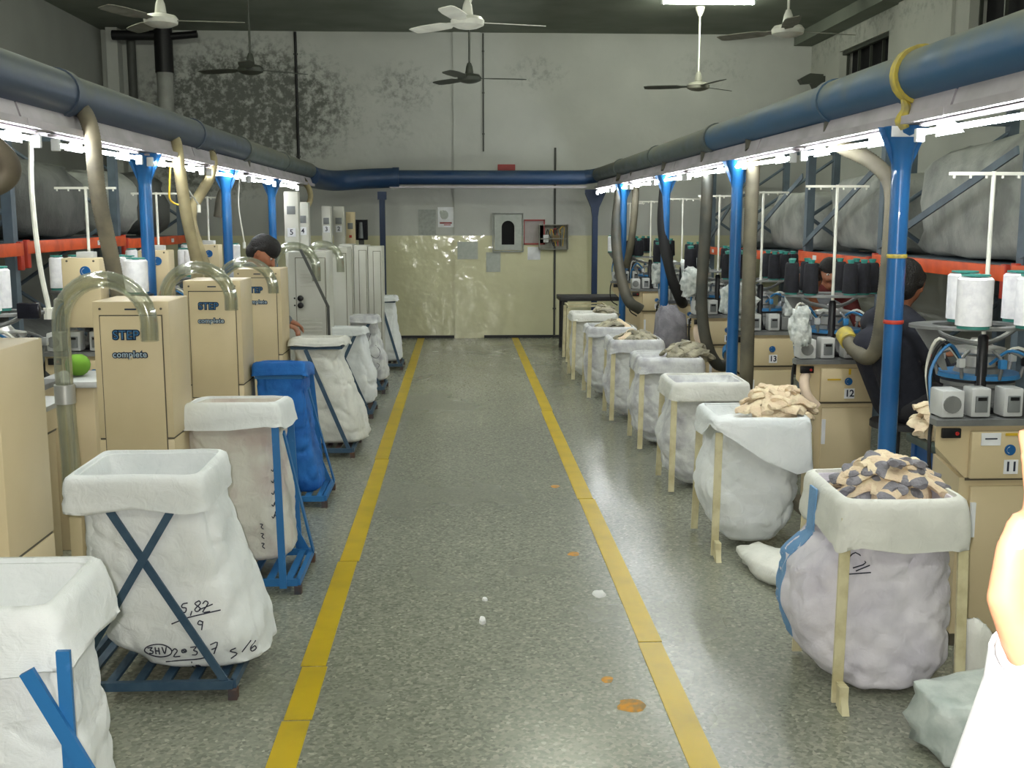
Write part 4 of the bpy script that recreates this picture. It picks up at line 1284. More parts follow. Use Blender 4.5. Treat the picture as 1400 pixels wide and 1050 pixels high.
# ------------------------------------------------------------------ sock knitting machines
def base_machine():
    r = thing('knitting_machine', 'x', 'knitting machine', (0, 0, 0))
    obj('plinth', MB().box((.04, .24, .03), (.3, .38, .06)), 'seam', r)
    obj('pedestal', MB().prism([(-.12, .03), (.19, .03), (.19, .44), (-.04, .44)], 'z', .055, .655), 'tan', r)
    d = obj('lower_door', MB().box((.05, .024, .345), (.26, .016, .56), bev=.004), 'tan', r)
    obj('door_strip', MB().box((-.07, .012, .5), (.018, .012, .13)), 'paper', d)
    obj('seam_band', MB().prism([(-.1, .026), (.2, .026), (.2, .43), (-.02, .43)], 'z', .645, .657), 'seam', r)
    obj('housing', MB().loft([[V((a, .02, b)) for a, b in ((-.222, .775), (-.222, .855), (.205, .855), (.205, .657), (-.105, .657))], [V((a, .44, b)) for a, b in ((-.045, .775), (-.045, .855), (.205, .855), (.205, .657), (-.03, .657))]]), 'tan', r)
    f = obj('front_door', MB().box((.045, .008, .745), (.285, .024, .175), bev=.005), 'tan', r)
    em = obj('round_badge', MB().cyl((.045, -.004, .765), (.045, -.009, .765), .02, n=24), 'sticker_blue', f)
    cres = [(.045 + .013 * math.cos(a), .765 + .013 * math.sin(a)) for a in [PI * .55 + PI * .9 * k / 10 for k in range(11)]] + [(.041 + .009 * math.cos(a), .765 + .010 * math.sin(a)) for a in [PI * 1.45 - PI * .9 * k / 10 for k in range(11)]]
    obj('badge_crescent', MB().prism(cres, 'y', -.0105, -.0085), 'paper', f)
    s = obj('switch_panel', MB().box((-.168, .014, .825), (.07, .016, .036), bev=.003), 'black', r)
    obj('red_button', MB().cyl((-.15, .007, .825), (-.15, .001, .825), .007, n=10), 'red_plastic', s)
    obj('top_plate', MB().prism([(-.235, -.01), (.225, -.01), (.225, .45), (-.05, .45), (-.235, .05)], 'z', .855, .877), 'gray_metal', r)
    for x in (-.062, .058):
        b = obj('motor_box', MB().box((x, .055, .935), (.072, .08, .105), bev=.006), 'gray_box', r)
        obj('face_plate', MB().box((x, .013, .93), (.045, .008, .06), bev=.002), 'dial', b)
        obj('slot', MB().box((x, .008, .95), (.032, .004, .012)), 'black', b)
    b = obj('side_motor', MB().box((-.165, .07, .93), (.085, .11, .1), bev=.008), 'gray_box', r)
    obj('motor_cap', MB().cyl((-.17, .02, .93), (-.17, .008, .93), .032, n=16), 'gray_metal', b)
    obj('lamp_block', MB().box((.14, .07, .925), (.05, .06, .085), bev=.005), 'gray_metal', r)
    obj('column', MB().lathe([(.06, .877), (.058, .89), (.028, .905), (.021, .94), (.019, 1.16), (.012, 1.17)], (0, .16, 0), 16), 'black', r)
    cy = obj('cylinder_bed', MB().lathe([(.15, .877), (.15, .9), (.13, .91), (.12, .96), (.135, .965), (.135, .98), (.1, .985), (.085, 1.03), (.06, 1.035)], (.05, .29, 0), 24), 'gray_metal', r)
    obj('needle_cylinder', MB().lathe([(.062, 1.03), (.062, 1.075), (.056, 1.08)], (.05, .29, 0), 24), 'steel', cy)
    obj('dial_cap', MB().lathe([(.09, 1.085), (.095, 1.09), (.095, 1.105), (.05, 1.115), (.03, 1.14)], (.05, .29, 0), 24), 'steel', r)
    obj('blue_ring', MB().lathe([(.14, .995), (.152, .995), (.152, 1.012), (.14, 1.012)], (.05, .29, 0), 28), 'blue_plastic', r)
    for k in range(7):
        a = 2 * PI * k / 7 + .3
        c = V((.05, .29, 0))
        u = V((math.cos(a), math.sin(a), 0))
        fd = obj('yarn_feeder', MB().tube([c + u * .15 + V((0, 0, 1.0)), c + u * .16 + V((0, 0, 1.07)), c + u * .1 + V((0, 0, 1.1))], .007, 6, sub=3), 'gray_metal', r)
        obj('feeder_tip', MB().box(c + u * .165 + V((0, 0, 1.06)), (.026, .026, .035), bev=.004), ['gray_box', 'black', 'gray_box', 'red_plastic', 'gray_box', 'blue_plastic', 'black'][k], fd)
    for k, (m, sgn) in enumerate((('blue_plastic', 1), ('white_steel', 1), ('blue_plastic', -1), ('black_rubber', -1), ('white_steel', -1))):
        obj('air_hose', MB().tube([(sgn * .05, .2, 1.05), (sgn * (.1 + .02 * k), .13, 1.11 + .012 * k), (sgn * (.2), .1 + .02 * k, 1.04), (sgn * .2, .12, .89)], .006, 6, sub=5), m, r)
    ring = MB()
    ring.loft([[V((rr * math.cos(2 * PI * k / 32), .24 + rr * .66 * math.sin(2 * PI * k / 32), z)) for k in range(32)] for rr, z in ((.155, 1.188), (.245, 1.188), (.245, 1.199), (.155, 1.199))], closed=True)
    obj('creel_plate', ring, 'gray_metal', r)
    obj('creel_arm', MB().tube([(0, .16, 1.13), (-.1, .22, 1.15), (-.17, .24, 1.188)], .01, 8, sub=3), 'gray_metal', r)
    obj('creel_arm', MB().tube([(0, .16, 1.13), (.1, .22, 1.15), (.17, .24, 1.188)], .01, 8, sub=3), 'gray_metal', r)
    obj('creel_bracket', MB().prism([(-.24, 1.187), (-.16, 1.187), (-.11, 1.03), (-.13, 1.03)], 'y', .2, .21), 'gray_metal', r)
    rod = obj('thread_rod', MB().cyl((0, .16, 1.16), (0, .16, 1.765), .008, n=10), 'white_steel', r)
    tb = MB().box((0, .16, 1.757), (.33, .014, .012))
    for k in range(6):
        tb.cyl((-.15 + .06 * k, .153, 1.75), (-.15 + .06 * k, .153, 1.74), .005, n=6)
    obj('thread_guide', tb, 'white_steel', rod)
    obj('cable', MB().tube([(-.2, .1, .88), (-.235, .04, .8), (-.225, .03, .66), (-.15, .03, .6)], .007, 6, sub=4), 'black_rubber', r)
    return r


MACH = base_machine()
first = [True]


def machine(x, y, label, group, number=None):
    if first[0]:
        m = MACH
        first[0] = False
    else:
        m = copy_tree(PROTO)
    m.location = (x, y, 0)
    m['label'] = label
    if group:
        m['group'] = group
    return m


def plate(m, s):
    p = obj('number_plate', MB().box((.052, -.0065, .702), (.052, .004, .052)), 'paper', m)
    front_text('number', s, .05, (.052, -.009, .702), 'ink', p, offset=.001, spacing=.95)


# keep an untouched prototype so that copies carry no number
PROTO = MACH
GM, GLM = 'numbered knitting machines of the right row', 'knitting machines of the left row'
XM = 1.94
mach = {}
specs = [(11, 3.82), (12, 5.5), (13, 6.9), (14, 8.1), (15, 9.48), (16, 11.1), (17, 12.5)]
for n, y in specs[1:]:
    m = copy_tree(PROTO)
    m.location = (XM, y, 0)
    m['group'] = GM
    mach[n] = m
PROTO.location = (XM, 3.82, 0)
PROTO['group'] = GM
mach[11] = PROTO
left = []
for i, y in enumerate((4.55, 6.0, 7.4, 8.9)):
    m = copy_tree(PROTO)
    m.location = (-2.04, y, 0)
    m['group'] = GLM
    left.append(m)
for n, m in mach.items():
    m['label'] = {11: 'tan knitting machine number 11 carrying tall white yarn spools', 12: 'tan knitting machine number 12 beside the nearest right pole', 13: 'tan knitting machine number 13 with black yarn cones, third of the right row',
                  14: 'tan knitting machine with black yarn cones, fourth of the right row', 15: 'tan knitting machine with black yarn cones, fifth of the right row', 16: 'tan knitting machine with black yarn cones, sixth of the right row', 17: 'tan knitting machine at the far end of the right row by the end post'}[n]
    plate(m, str(n))
for m, w in zip(left, ('partly hidden by the nearest tan cabinet', 'behind the tan cabinet with the nearest clear tube', 'behind the second clear tube', 'beside the bending man')):
    m['label'] = 'left row knitting machine ' + w
m = mach[11]
nt_ = obj('paper_notice', MB().box((-.028, -.006, .805), (.072, .003, .046)), 'paper', m)
obj('print_line', MB().box((-.028, -.0082, .807), (.045, .001, .005)), 'ink', nt_)
obj('paint_mark', MB().box((.06, -.0055, .822), (.07, .002, .01)), 'amber', m)
for n in (12, 14):
    obj('sock_chute', MB().pipe([(-.15, .06, .8), (-.185, .0, .77), (-.18, -.04, .7), (-.13, -.05, .64)], .026, .022, 12, 4), 'chute', mach[n])
m = mach[12]
obj('paint_mark', MB().box((-.03, -.0055, .775), (.07, .002, .008)).box((.05, -.0055, .815), (.012, .002, .03)), 'amber', m)


# yarn cones and spools
def cone_thing(white, tall=.175, r0=.04):
    r = thing('yarn_spool' if white else 'yarn_cone', 'x', 'yarn spool' if white else 'yarn cone')
    if white:
        obj('yarn', MB().lathe([(.02, .012), (r0, .012), (r0, tall - .012), (r0 - .008, tall - .004), (.02, tall - .004)], n=20), 'yarn_white', r)
        obj('core', MB().lathe([(r0 * .9, 0), (r0 * .9, .011), (.018, .013), (.018, tall), (r0 * .8, tall), (r0 * .8, tall + .006), (.012, tall + .006)], n=18), 'teal', r)
    else:
        obj('yarn', MB().lathe([(.03, .008), (r0, .01), (r0 * .86, tall - .02), (r0 * .7, tall - .012), (.014, tall - .012)], n=18), 'yarn_black', r)
        obj('core', MB().lathe([(r0 * .8, 0), (r0 * .8, .008), (.02, .01), (.014, tall - .01), (.02, tall + .006), (.01, tall + .008)], n=14), 'teal', r)
    return r
PW, PWS, PB = cone_thing(True, .19, .062), cone_thing(True, .185, .04), cone_thing(False)
used = set()


def put(proto, x, y, z, label, group):
    if proto.name in used:
        c = copy_tree(proto)
    else:
        c = proto
        used.add(proto.name)
    c.location = (x, y, z)
    c.rotation_euler = (0, 0, RND.uniform(0, 6))
    c['label'] = label
    c['group'] = group
    return c
ordn = ['leftmost', 'second from left', 'third from left', 'fourth from left', 'fifth from left', 'sixth from left', 'seventh from left', 'eighth from left', 'rightmost']
for k, (dx, dy) in enumerate(((-.085, .07), (.0, .34), (.135, .07), (.22, .34))):
    put(PW, XM + dx, 3.82 + dy, 1.2, 'tall white yarn spool with teal rim, %s on the creel of machine 11' % ['leftmost', 'second from left', 'third from left', 'rightmost'][k], 'white spools on machine 11')
for n, y in specs[1:]:
    who = {12: 'the second right machine', 13: 'the third right machine', 14: 'the fourth right machine', 15: 'the fifth right machine', 16: 'the sixth right machine', 17: 'the farthest right machine'}[n]
    for k, (dx, dy) in enumerate(((-.21, .2), (-.165, .34), (-.13, .13), (-.075, .37), (.075, .12), (.1, .36), (.155, .15), (.18, .33), (.225, .22))):
        if n == 17 and k == 0:
            put(PWS, XM + dx, y + dy, 1.2, 'lone white yarn spool on the creel of the farthest right machine', 'yarn on the farthest right machine')
            continue
        put(PB, XM + dx, y + dy, 1.2, 'black yarn cone, %s on the creel of %s' % (ordn[k], who), 'black cones on ' + who)
for i, (m, y) in enumerate(zip(left, (4.55, 6.0, 7.4, 8.9))):
    who = ['nearest', 'second', 'third', 'fourth'][i]
    pos = ((-.2, .22), (-.13, .3), (.13, .3), (.2, .2))
    if i == 0:
        pos = ((-.12, .16), (.05, .3), (.0, .14), (.075, .13))
    for k, (dx, dy) in enumerate(pos):
        big = False
        put(PW if big else PWS, -2.04 + dx, y + dy + (-.02 if big else 0), 1.2, '%swhite yarn spool, %s on the %s left machine' % ('fat ' if big else '', ['leftmost', 'second from left', 'third from left', 'rightmost'][k], who), 'white spools on the %s left machine' % who)

ys_ = thing('yarn_stand', 'black dish on a floor post carrying one fat white spool beside the nearest left pole', 'yarn stand', (-1.77, 6.09, 0))
obj('dish', MB().lathe([(.015, 1.13), (.07, 1.15), (.09, 1.185), (.02, 1.18)], n=18), 'black', ys_)
obj('post', MB().cyl((0, 0, .02), (0, 0, 1.15), .014, n=10), 'black', ys_)
obj('base', MB().cyl((0, 0, 0), (0, 0, .02), .09, n=18), 'black', ys_)
put(PW, -1.77, 6.09, 1.186, 'fat white yarn spool on the black dish in front of the nearest left pole', 'white spools on the second left machine')

# control boxes on the left machines
for i, m in enumerate(left):
    if i == 0:
        continue
    b = obj('control_box', MB().box((.02, .02, 1.2), (.2, .14, .37), bev=.006), 'tan', m)
    bd = obj('round_badge', MB().cyl((.045, -.05, 1.315), (.045, -.056, 1.315), .028, n=24), 'sticker_blue', b)
    obj('badge_crescent', MB().prism([(.045 + .018 * math.cos(a), 1.315 + .018 * math.sin(a)) for a in [PI * .55 + PI * .9 * k / 10 for k in range(11)]] + [(.04 + .0125 * math.cos(a), 1.315 + .014 * math.sin(a)) for a in [PI * 1.45 - PI * .9 * k / 10 for k in range(11)]], 'y', -.058, -.0555), 'paper', b)
    obj('cap_block', MB().box((.03, .03, 1.4), (.09, .07, .035), bev=.004), 'gray_box', b)
    obj('screw', MB().cyl((-.05, -.049, 1.37), (-.05, -.053, 1.37), .006, n=8), 'seam', b)
    obj('screw', MB().cyl((.09, -.049, 1.37), (.09, -.053, 1.37), .006, n=8), 'seam', b)
m = left[0]
obj('small_monitor', MB().box((.24, .1, 1.215), (.09, .03, .065), bev=.004), 'screen', m)
obj('front_apron', MB().box((.28, -.02, .84), (.2, .3, .02)), 'gray_box', m)
tag(obj('green_cap', MB().ellipsoid((0, 0, .055), (.06, .06, .055), n=8), 'green', loc=(-1.88, 5.42, .83)), 'bright green knitted lump behind the nearest clear tube', 'knit')
sh = thing('side_shelf', 'white topped side shelf behind the nearest tan cabinet with tube', 'shelf', (-1.88, 5.42, 0))
obj('shelf_top', MB().box((0, 0, .815), (.3, .4, .03), bev=.004), 'gray_box', sh)
obj('shelf_body', MB().box((0, 0, .4), (.26, .36, .8), bev=.004), 'tan', sh)

# white plastic covers thrown over parts of the heads
for n, dx, dz, s in ((12, -.225, .98, (.05, .03, .09)), (12, .235, .97, (.05, .04, .1)), (13, -.16, 1.02, (.11, .07, .09)), (13, .2, 1.0, (.06, .05, .1)), (14, -.2, 1.04, (.09, .06, .1)), (14, .16, .98, (.09, .05, .12)), (15, .12, 1.0, (.12, .06, .13)), (15, -.2, 1.05, (.07, .05, .08)), (16, .14, 1.06, (.1, .06, .07))):
    y = dict(specs)[n]
    o = pillow('plastic_cover', (XM + dx, y - .03 if abs(dx) > .2 else y + .08, dz - s[2] * .3), s, 'white_sheet', 'crumpled white plastic cover on the %s side of %s' % ('left' if dx < 0 else 'right', {12: 'the second right machine', 13: 'the third right machine', 14: 'the fourth right machine', 15: 'the fifth right machine', 16: 'the sixth right machine'}[n]), 'plastic cover', n * 3 + dx, .3 * dx, .55, 'white plastic covers on the right machines', .55)

# exhaust stub on machine 12 (short plated elbow taped yellow)
# ------------------------------------------------------------------ blue bench between machines 11 and 12
bt_ = thing('work_bench', 'blue bench with dark green top between machines 11 and 12', 'bench', (2.33, 4.57, 0))
obj('bench_top', MB().box((0, 0, .605), (.6, .56, .035), bev=.006), 'table_top', bt_)
obj('side_panel', MB().box((-.26, 0, .33), (.02, .46, .5)), 'table_blue', bt_)
obj('front_panel', MB().box((0, -.22, .42), (.5, .02, .32)), 'table_blue', bt_)
obj('recess', MB().box((-.272, .02, .36), (.006, .28, .22)), 'blue_dark', bt_)
for sx in (-1, 1):
    for sy in (-1, 1):
        obj('leg', MB().box((sx * .26, sy * .24, .295), (.04, .04, .59)), 'table_blue', bt_)
pile(2.14, 4.72, .622, .1, .12, .2, 10, 'sock_cream', 'sock_olive', 'cream sock piled on the blue bench', 'socks on the blue bench', 21, False, heap_label='small pile of cream socks on the blue bench')
dt = thing('side_table', 'dark worn table in front of the back wall at the far right', 'table', (1.7, 13.35, 0))
obj('table_top', MB().box((0, 0, .63), (1.05, .5, .05), bev=.006), 'dark_table', dt)
for sx in (-1, 1):
    for sy in (-1, 1):
        obj('leg', MB().box((sx * .46, sy * .2, .305), (.06, .06, .61)), 'dark_table', dt)
    obj('stretcher', MB().box((sx * .46, 0, .12), (.03, .36, .04)), 'dark_table', dt)


# ------------------------------------------------------------------ cabinets of the left row with clear arched tubes
def cabinet(y, h=1.27, x0=-1.465, x1=-1.165, dep=.31, words='', steps=True):
    cx = (x0 + x1) / 2
    r = thing('control_cabinet', 'tan sheet metal cabinet ' + words, 'cabinet', (cx, y, 0), group='tan cabinets of the left row')
    w = x1 - x0
    obj('plinth', MB().box((0, dep / 2, .03), (w - .03, dep - .03, .06)), 'seam', r)
    obj('base_unit', MB().box((0, dep / 2, .385), (w, dep, .65), bev=.004), 'tan', r)
    obj('seam_band', MB().box((0, dep / 2, .713), (w - .008, dep - .008, .01)), 'seam', r)
    obj('body', MB().box((0, dep / 2, (h + .717) / 2), (w, dep, h - .717), bev=.005), 'tan', r)
    obj('door_gap', MB().box((0, -.0005, .93), (w - .052, .004, .572)), 'seam', r)
    d = obj('door', MB().box((0, -.004, .93), (w - .06, .008, .562), bev=.002), 'tan', r)
    if steps:
        a = front_text('badge', 'STEP', .05, (-.02, -.0095, 1.135), 'sticker_dark', d, .001, .0042, 1.)
        front_text('badge_face', 'STEP', .05, (0, -.0025, 0), 'sticker_mid', a, .001, -.0006, 1.)
        b = front_text('name_badge', 'complete', .034, (-.008, -.0095, 1.058), 'sticker_dark', d, .001, .0042, 1.05)
        front_text('name_face', 'complete', .034, (0, -.0025, 0), 'sticker_light', b, .001, 0., 1.05)
        obj('maker_strip', MB().box((.0, -.001, 1.238), (.045, .003, .006)), 'sticker_dark', r)
        for s in (-1, 1):
            obj('screw', MB().cyl((s * (w / 2 - .03), .001, 1.24), (s * (w / 2 - .03), -.004, 1.24), .005, n=8), 'seam', r)
    return r
cabinet(2.78, words='cut by the left edge, nearest the camera', steps=False)
cabinet(4.42, words='with blue badge under the nearest clear arched tube')
cabinet(5.86, words='with blue badge under the second clear arched tube')
cabinet(7.16, words='third with a badge, before the bending man')


def arch_tube(xe, y, top, words, dx=.34, r=.034, low=.44, zend=1.12):
    """clear tube: up on the left, over, and down to an open end in front of the cabinet"""
    R_ = dx / 2
    zc = top - r - R_ + .017
    xl = xe - dx
    t = thing('clear_tube', 'clear plastic tube arching ' + words, 'tube', (xl, y, low), group='clear arched tubes of the left row')
    pts = [(0, 0, .93 - low), (0, 0, (zc - low + .93 - low) / 2), (0, 0, zc - low)]
    for k in range(1, 16):
        a = PI - PI * k / 16
        pts.append((R_ + R_ * math.cos(a), 0, zc - low + R_ * math.sin(a)))
    pts += [(dx, 0, zc - low), (dx, 0, zend - low)]
    obj('arch', MB().pipe(pts, r, r - .004, 18), 'clear', t)
    obj('metal_collar', MB().pipe([(0, 0, .875 - low), (0, 0, .95 - low)], r + .006, r - .0, 18), 'steel', t)
    obj('lower_tube', MB().pipe([(0, 0, .0), (.005, 0, .2), (0, 0, .885 - low)], r + .002, r - .003, 18), 'clear', t)
    obj('tube_foot', MB().box((-.0, .05, -.2), (.05, .05, .42), bev=.006), 'tan', t)
    return t
arch_tube(-1.222, 4.34, 1.378, 'over the nearest badged cabinet', .34)
arch_tube(-1.2, 5.78, 1.36, 'over the second badged cabinet', .34)
arch_tube(-1.2, 7.08, 1.335, 'over the third tan cabinet', .34)
arch_tube(-1.1, 8.42, 1.40, 'over the grey louvred cabinet', .33)
arch_tube(-1.07, 9.82, 1.38, 'over the second grey cabinet', .3)


def grey_cab(x0, x1, y, h, words, detail):
    r = thing('control_cabinet', 'tall light grey cabinet ' + words, 'cabinet', ((x0 + x1) / 2, y, 0), group='grey cabinets of the left row')
    w = x1 - x0
    obj('plinth', MB().box((0, .2, .03), (w - .03, .36, .06)), 'seam', r)
    obj('body', MB().box((0, .2, (h + .06) / 2), (w, .4, h - .06), bev=.006), 'gray_enamel', r)
    d = obj('door', MB().box((.02, -.004, h / 2 + .03), (w - .07, .008, h - .16), bev=.002), 'gray_enamel', r)
    obj('door_gap', MB().box((.02, -.0005, h / 2 + .03), (w - .06, .003, h - .15)), 'seam', r)
    if detail:
        for z0 in (1.08, .7):
            lv = MB()
            for k in range(5):
                lv.prism([(-.012, z0 + .03 * k), (-.004, z0 + .012 + .03 * k), (-.004, z0 + .03 * k)], 'x', -.06, .1)
            obj('louvre', lv, 'gray_enamel', d)
        for z in (.93, .985):
            obj('knob', MB().lathe([(.024, 0), (.022, .02), (.01, .024)], (-.06, -.008, z), 16, axis=(0, -1, 0)), 'black', d)
            obj('lamp', MB().cyl((-.105, -.003, z), (-.105, -.01, z), .007, n=8), 'black', d)
    return r
grey_cab(-1.32, -1.03, 8.5, 1.34, 'with louvres and two black knobs', True)
grey_cab(-1.3, -1.015, 9.9, 1.33, 'second of the grey ones behind the louvred one', False)
for k in range(3):
    grey_cab(-1.24 + .145 * k, -1.1 + .145 * k, 11.3, 1.325 - .01 * k, 'in the narrow far cluster, %s' % ['left', 'middle', 'right'][k], False)
stt = tag(obj('slanted_bar', bar(MB(), (-.01, 0, .93), (-.21, .03, 1.36), .02, .02), 'pipe_dull', loc=(-1.0, 8.36, 0)), 'dark bent rod leaning on the louvred grey cabinet', 'rod')
obj('lower_length', bar(MB(), (-.01, 0, .935), (.0, 0, .0), .02, .02), 'pipe_dull', stt)
for (x, y, z, w, num, m_) in ((-1.47, 9.7, 1.82, .12, '5', 'gray_enamel'), (-1.5, 10.6, 1.74, .11, '4', 'gray_enamel'), (-1.47, 12.2, 1.72, .1, '3', 'gray_enamel'), (-1.38, 12.6, 1.72, .12, '2', 'gray_enamel'), (-1.28, 12.9, 1.66, .1, None, 'tan')):
    c = thing('machine_column', ('tall narrow grey machine column with number %s' % num) if num else 'tall narrow tan machine column beside the black yarn box', 'machine column', (x, y, 0), group='narrow machine columns at the far left')
    obj('shaft', MB().box((0, .06, z / 2), (w, .12, z), bev=.004), m_, c)
    obj('display', MB().box((0, -.003, z - .16), (w * .6, .008, .07), bev=.002), 'dial', c)
    if num:
        p_ = obj('number_plate', MB().box((0, -.003, 1.47), (.07, .006, .075)), 'paper', c)
        front_text('number', num, .065, (0, -.0075, 1.47), 'ink', p_, offset=.001)
    else:
        obj('switch', MB().box((0, -.003, 1.38), (.03, .008, .03)), 'orange_red', c)
bx = thing('yarn_rack', 'black yarn box on a stand left of the end post', 'yarn rack', (-1.2, 13.4, 0))
obj('box', MB().box((0, 0, 1.45), (.15, .12, .24), bev=.004), 'yarn_black', bx)
obj('stand', MB().box((0, 0, .66), (.06, .06, 1.34)), 'pipe_dull', bx)
obj('pale_cone', MB().lathe([(.03, 1.35), (.02, 1.54)], (0, -.07, 0), 12), 'dial', bx)


# ------------------------------------------------------------------ pallet racks and stored sacks
def rack(sgn, xf, ups, beams, label, dep=.95):
    y0, y1 = ups[0], ups[-1]
    r = thing('pallet_rack', label, 'rack', (xf, (y0 + y1) / 2, 0))
    oy = (y0 + y1) / 2
    for y in ups:
        for d in (0, dep):
            obj('upright', MB().box((sgn * (d + .04), y - oy, 1.2), (.07, .08, 2.4)), 'rack_grey', r)
        bb = MB()
        zz = [.3, .95, 1.6, 2.25]
        for k in range(3):
            a, b = (.04, dep + .04) if k % 2 == 0 else (dep + .04, .04)
            bb.tube([(sgn * a, y - oy, zz[k]), (sgn * b, y - oy, zz[k + 1])], .018, 6)
        obj('diagonal_brace', bb, 'rack_grey', r)
        obj('cross_tie', MB().box((sgn * (dep / 2 + .04), y - oy, 2.3), (dep, .035, .035)), 'rack_grey', r)
    for (a, b, z) in beams:
        for d in (0, dep):
            bm_ = obj('beam', MB().box((sgn * (d + .02 - (.06 if d == 0 else 0)), (a + b) / 2 - oy, z - .045), (.045, b - a - .08, .09), bev=.004), 'orange', r)
            if d == 0:
                for yy in (a + .06, b - .06):
                    obj('beam_connector', MB().box((sgn * (-.045), yy - oy, z - .09), (.03, .06, .2), bev=.003), 'orange_red', bm_)
                obj('load_label', MB().box((sgn * (-.065), (a + b) / 2 - oy + .4, z - .045), (.003, .1, .04)), 'paper', bm_)
        if sgn > 0:
            obj('bay_brace', bar(MB(), (-.02, a + .05 - oy, 1.98), (-.02, b - .05 - oy, z + .06), .05, .012, (-1, 0, 0)), 'rack_grey', r)
        obj('deck', MB().box((sgn * (dep / 2 + .03), (a + b) / 2 - oy, z - .015), (dep - .1, b - a - .1, .02)), 'rack_grey', r)
    return r
rack(1, 3.2, [4.0, 6.2, 8.35, 10.2, 12.3, 14.2], [(4.0, 6.2, 1.33), (6.2, 8.35, 1.32), (8.35, 10.2, 1.29), (10.2, 12.3, 1.25), (12.3, 14.2, 1.23)], 'grey upright pallet rack with orange beams along the right wall')
rack(-1, -3.15, [5.6, 8.0, 10.4, 12.8], [(5.6, 8.0, 1.42), (8.0, 10.4, 1.43), (10.4, 12.8, 1.4)], 'grey upright pallet rack with orange beams along the left wall')
for i, (y, s, z, m_, w) in enumerate(((5.3, (.4, .75, .36), 1.335, 'sack_store', 'nearest the camera behind the white spools'), (7.25, (.4, .92, .42), 1.325, 'sack_store', 'behind the nearest blue pole'), (9.3, (.4, .82, .36), 1.3, 'sack_store', 'behind machine 12 and its black cones'),
                                      (11.2, (.4, .9, .33), 1.26, 'sack_store', 'behind the second blue pole'), (13.2, (.4, .8, .26), 1.24, 'sack_store', 'at the far end by the back wall'))):
    pillow('storage_sack', (3.74, y, z), (s[0], s[1], s[2] * .92), m_, 'large pale storage sack on the right rack, ' + w, 'storage sack', 2.3 + i, 0, .13, 'large sacks on the right rack', .42)
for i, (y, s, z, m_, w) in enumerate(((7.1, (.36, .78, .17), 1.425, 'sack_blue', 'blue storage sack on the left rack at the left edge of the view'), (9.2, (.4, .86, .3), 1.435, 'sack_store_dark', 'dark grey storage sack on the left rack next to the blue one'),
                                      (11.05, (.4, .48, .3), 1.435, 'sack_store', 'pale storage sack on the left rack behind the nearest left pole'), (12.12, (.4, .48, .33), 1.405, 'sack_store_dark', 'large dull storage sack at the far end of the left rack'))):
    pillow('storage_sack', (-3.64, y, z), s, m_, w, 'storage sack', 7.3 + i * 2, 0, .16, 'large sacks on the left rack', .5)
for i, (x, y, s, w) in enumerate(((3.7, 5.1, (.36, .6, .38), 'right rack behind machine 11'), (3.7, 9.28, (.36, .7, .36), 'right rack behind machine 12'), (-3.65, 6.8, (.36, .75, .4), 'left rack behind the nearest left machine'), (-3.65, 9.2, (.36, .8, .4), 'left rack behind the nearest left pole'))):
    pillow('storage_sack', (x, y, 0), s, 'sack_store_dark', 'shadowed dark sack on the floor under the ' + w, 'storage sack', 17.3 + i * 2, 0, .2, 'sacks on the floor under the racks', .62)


# ------------------------------------------------------------------ people
def rot_to(f, up=(0, 0, 1)):
    """matrix whose -Y looks along f, Z up-ish"""
    y = -V(f).normalized()
    x = y.cross(V(up)).normalized()
    z = x.cross(y)
    return Matrix((x, y, z)).transposed()


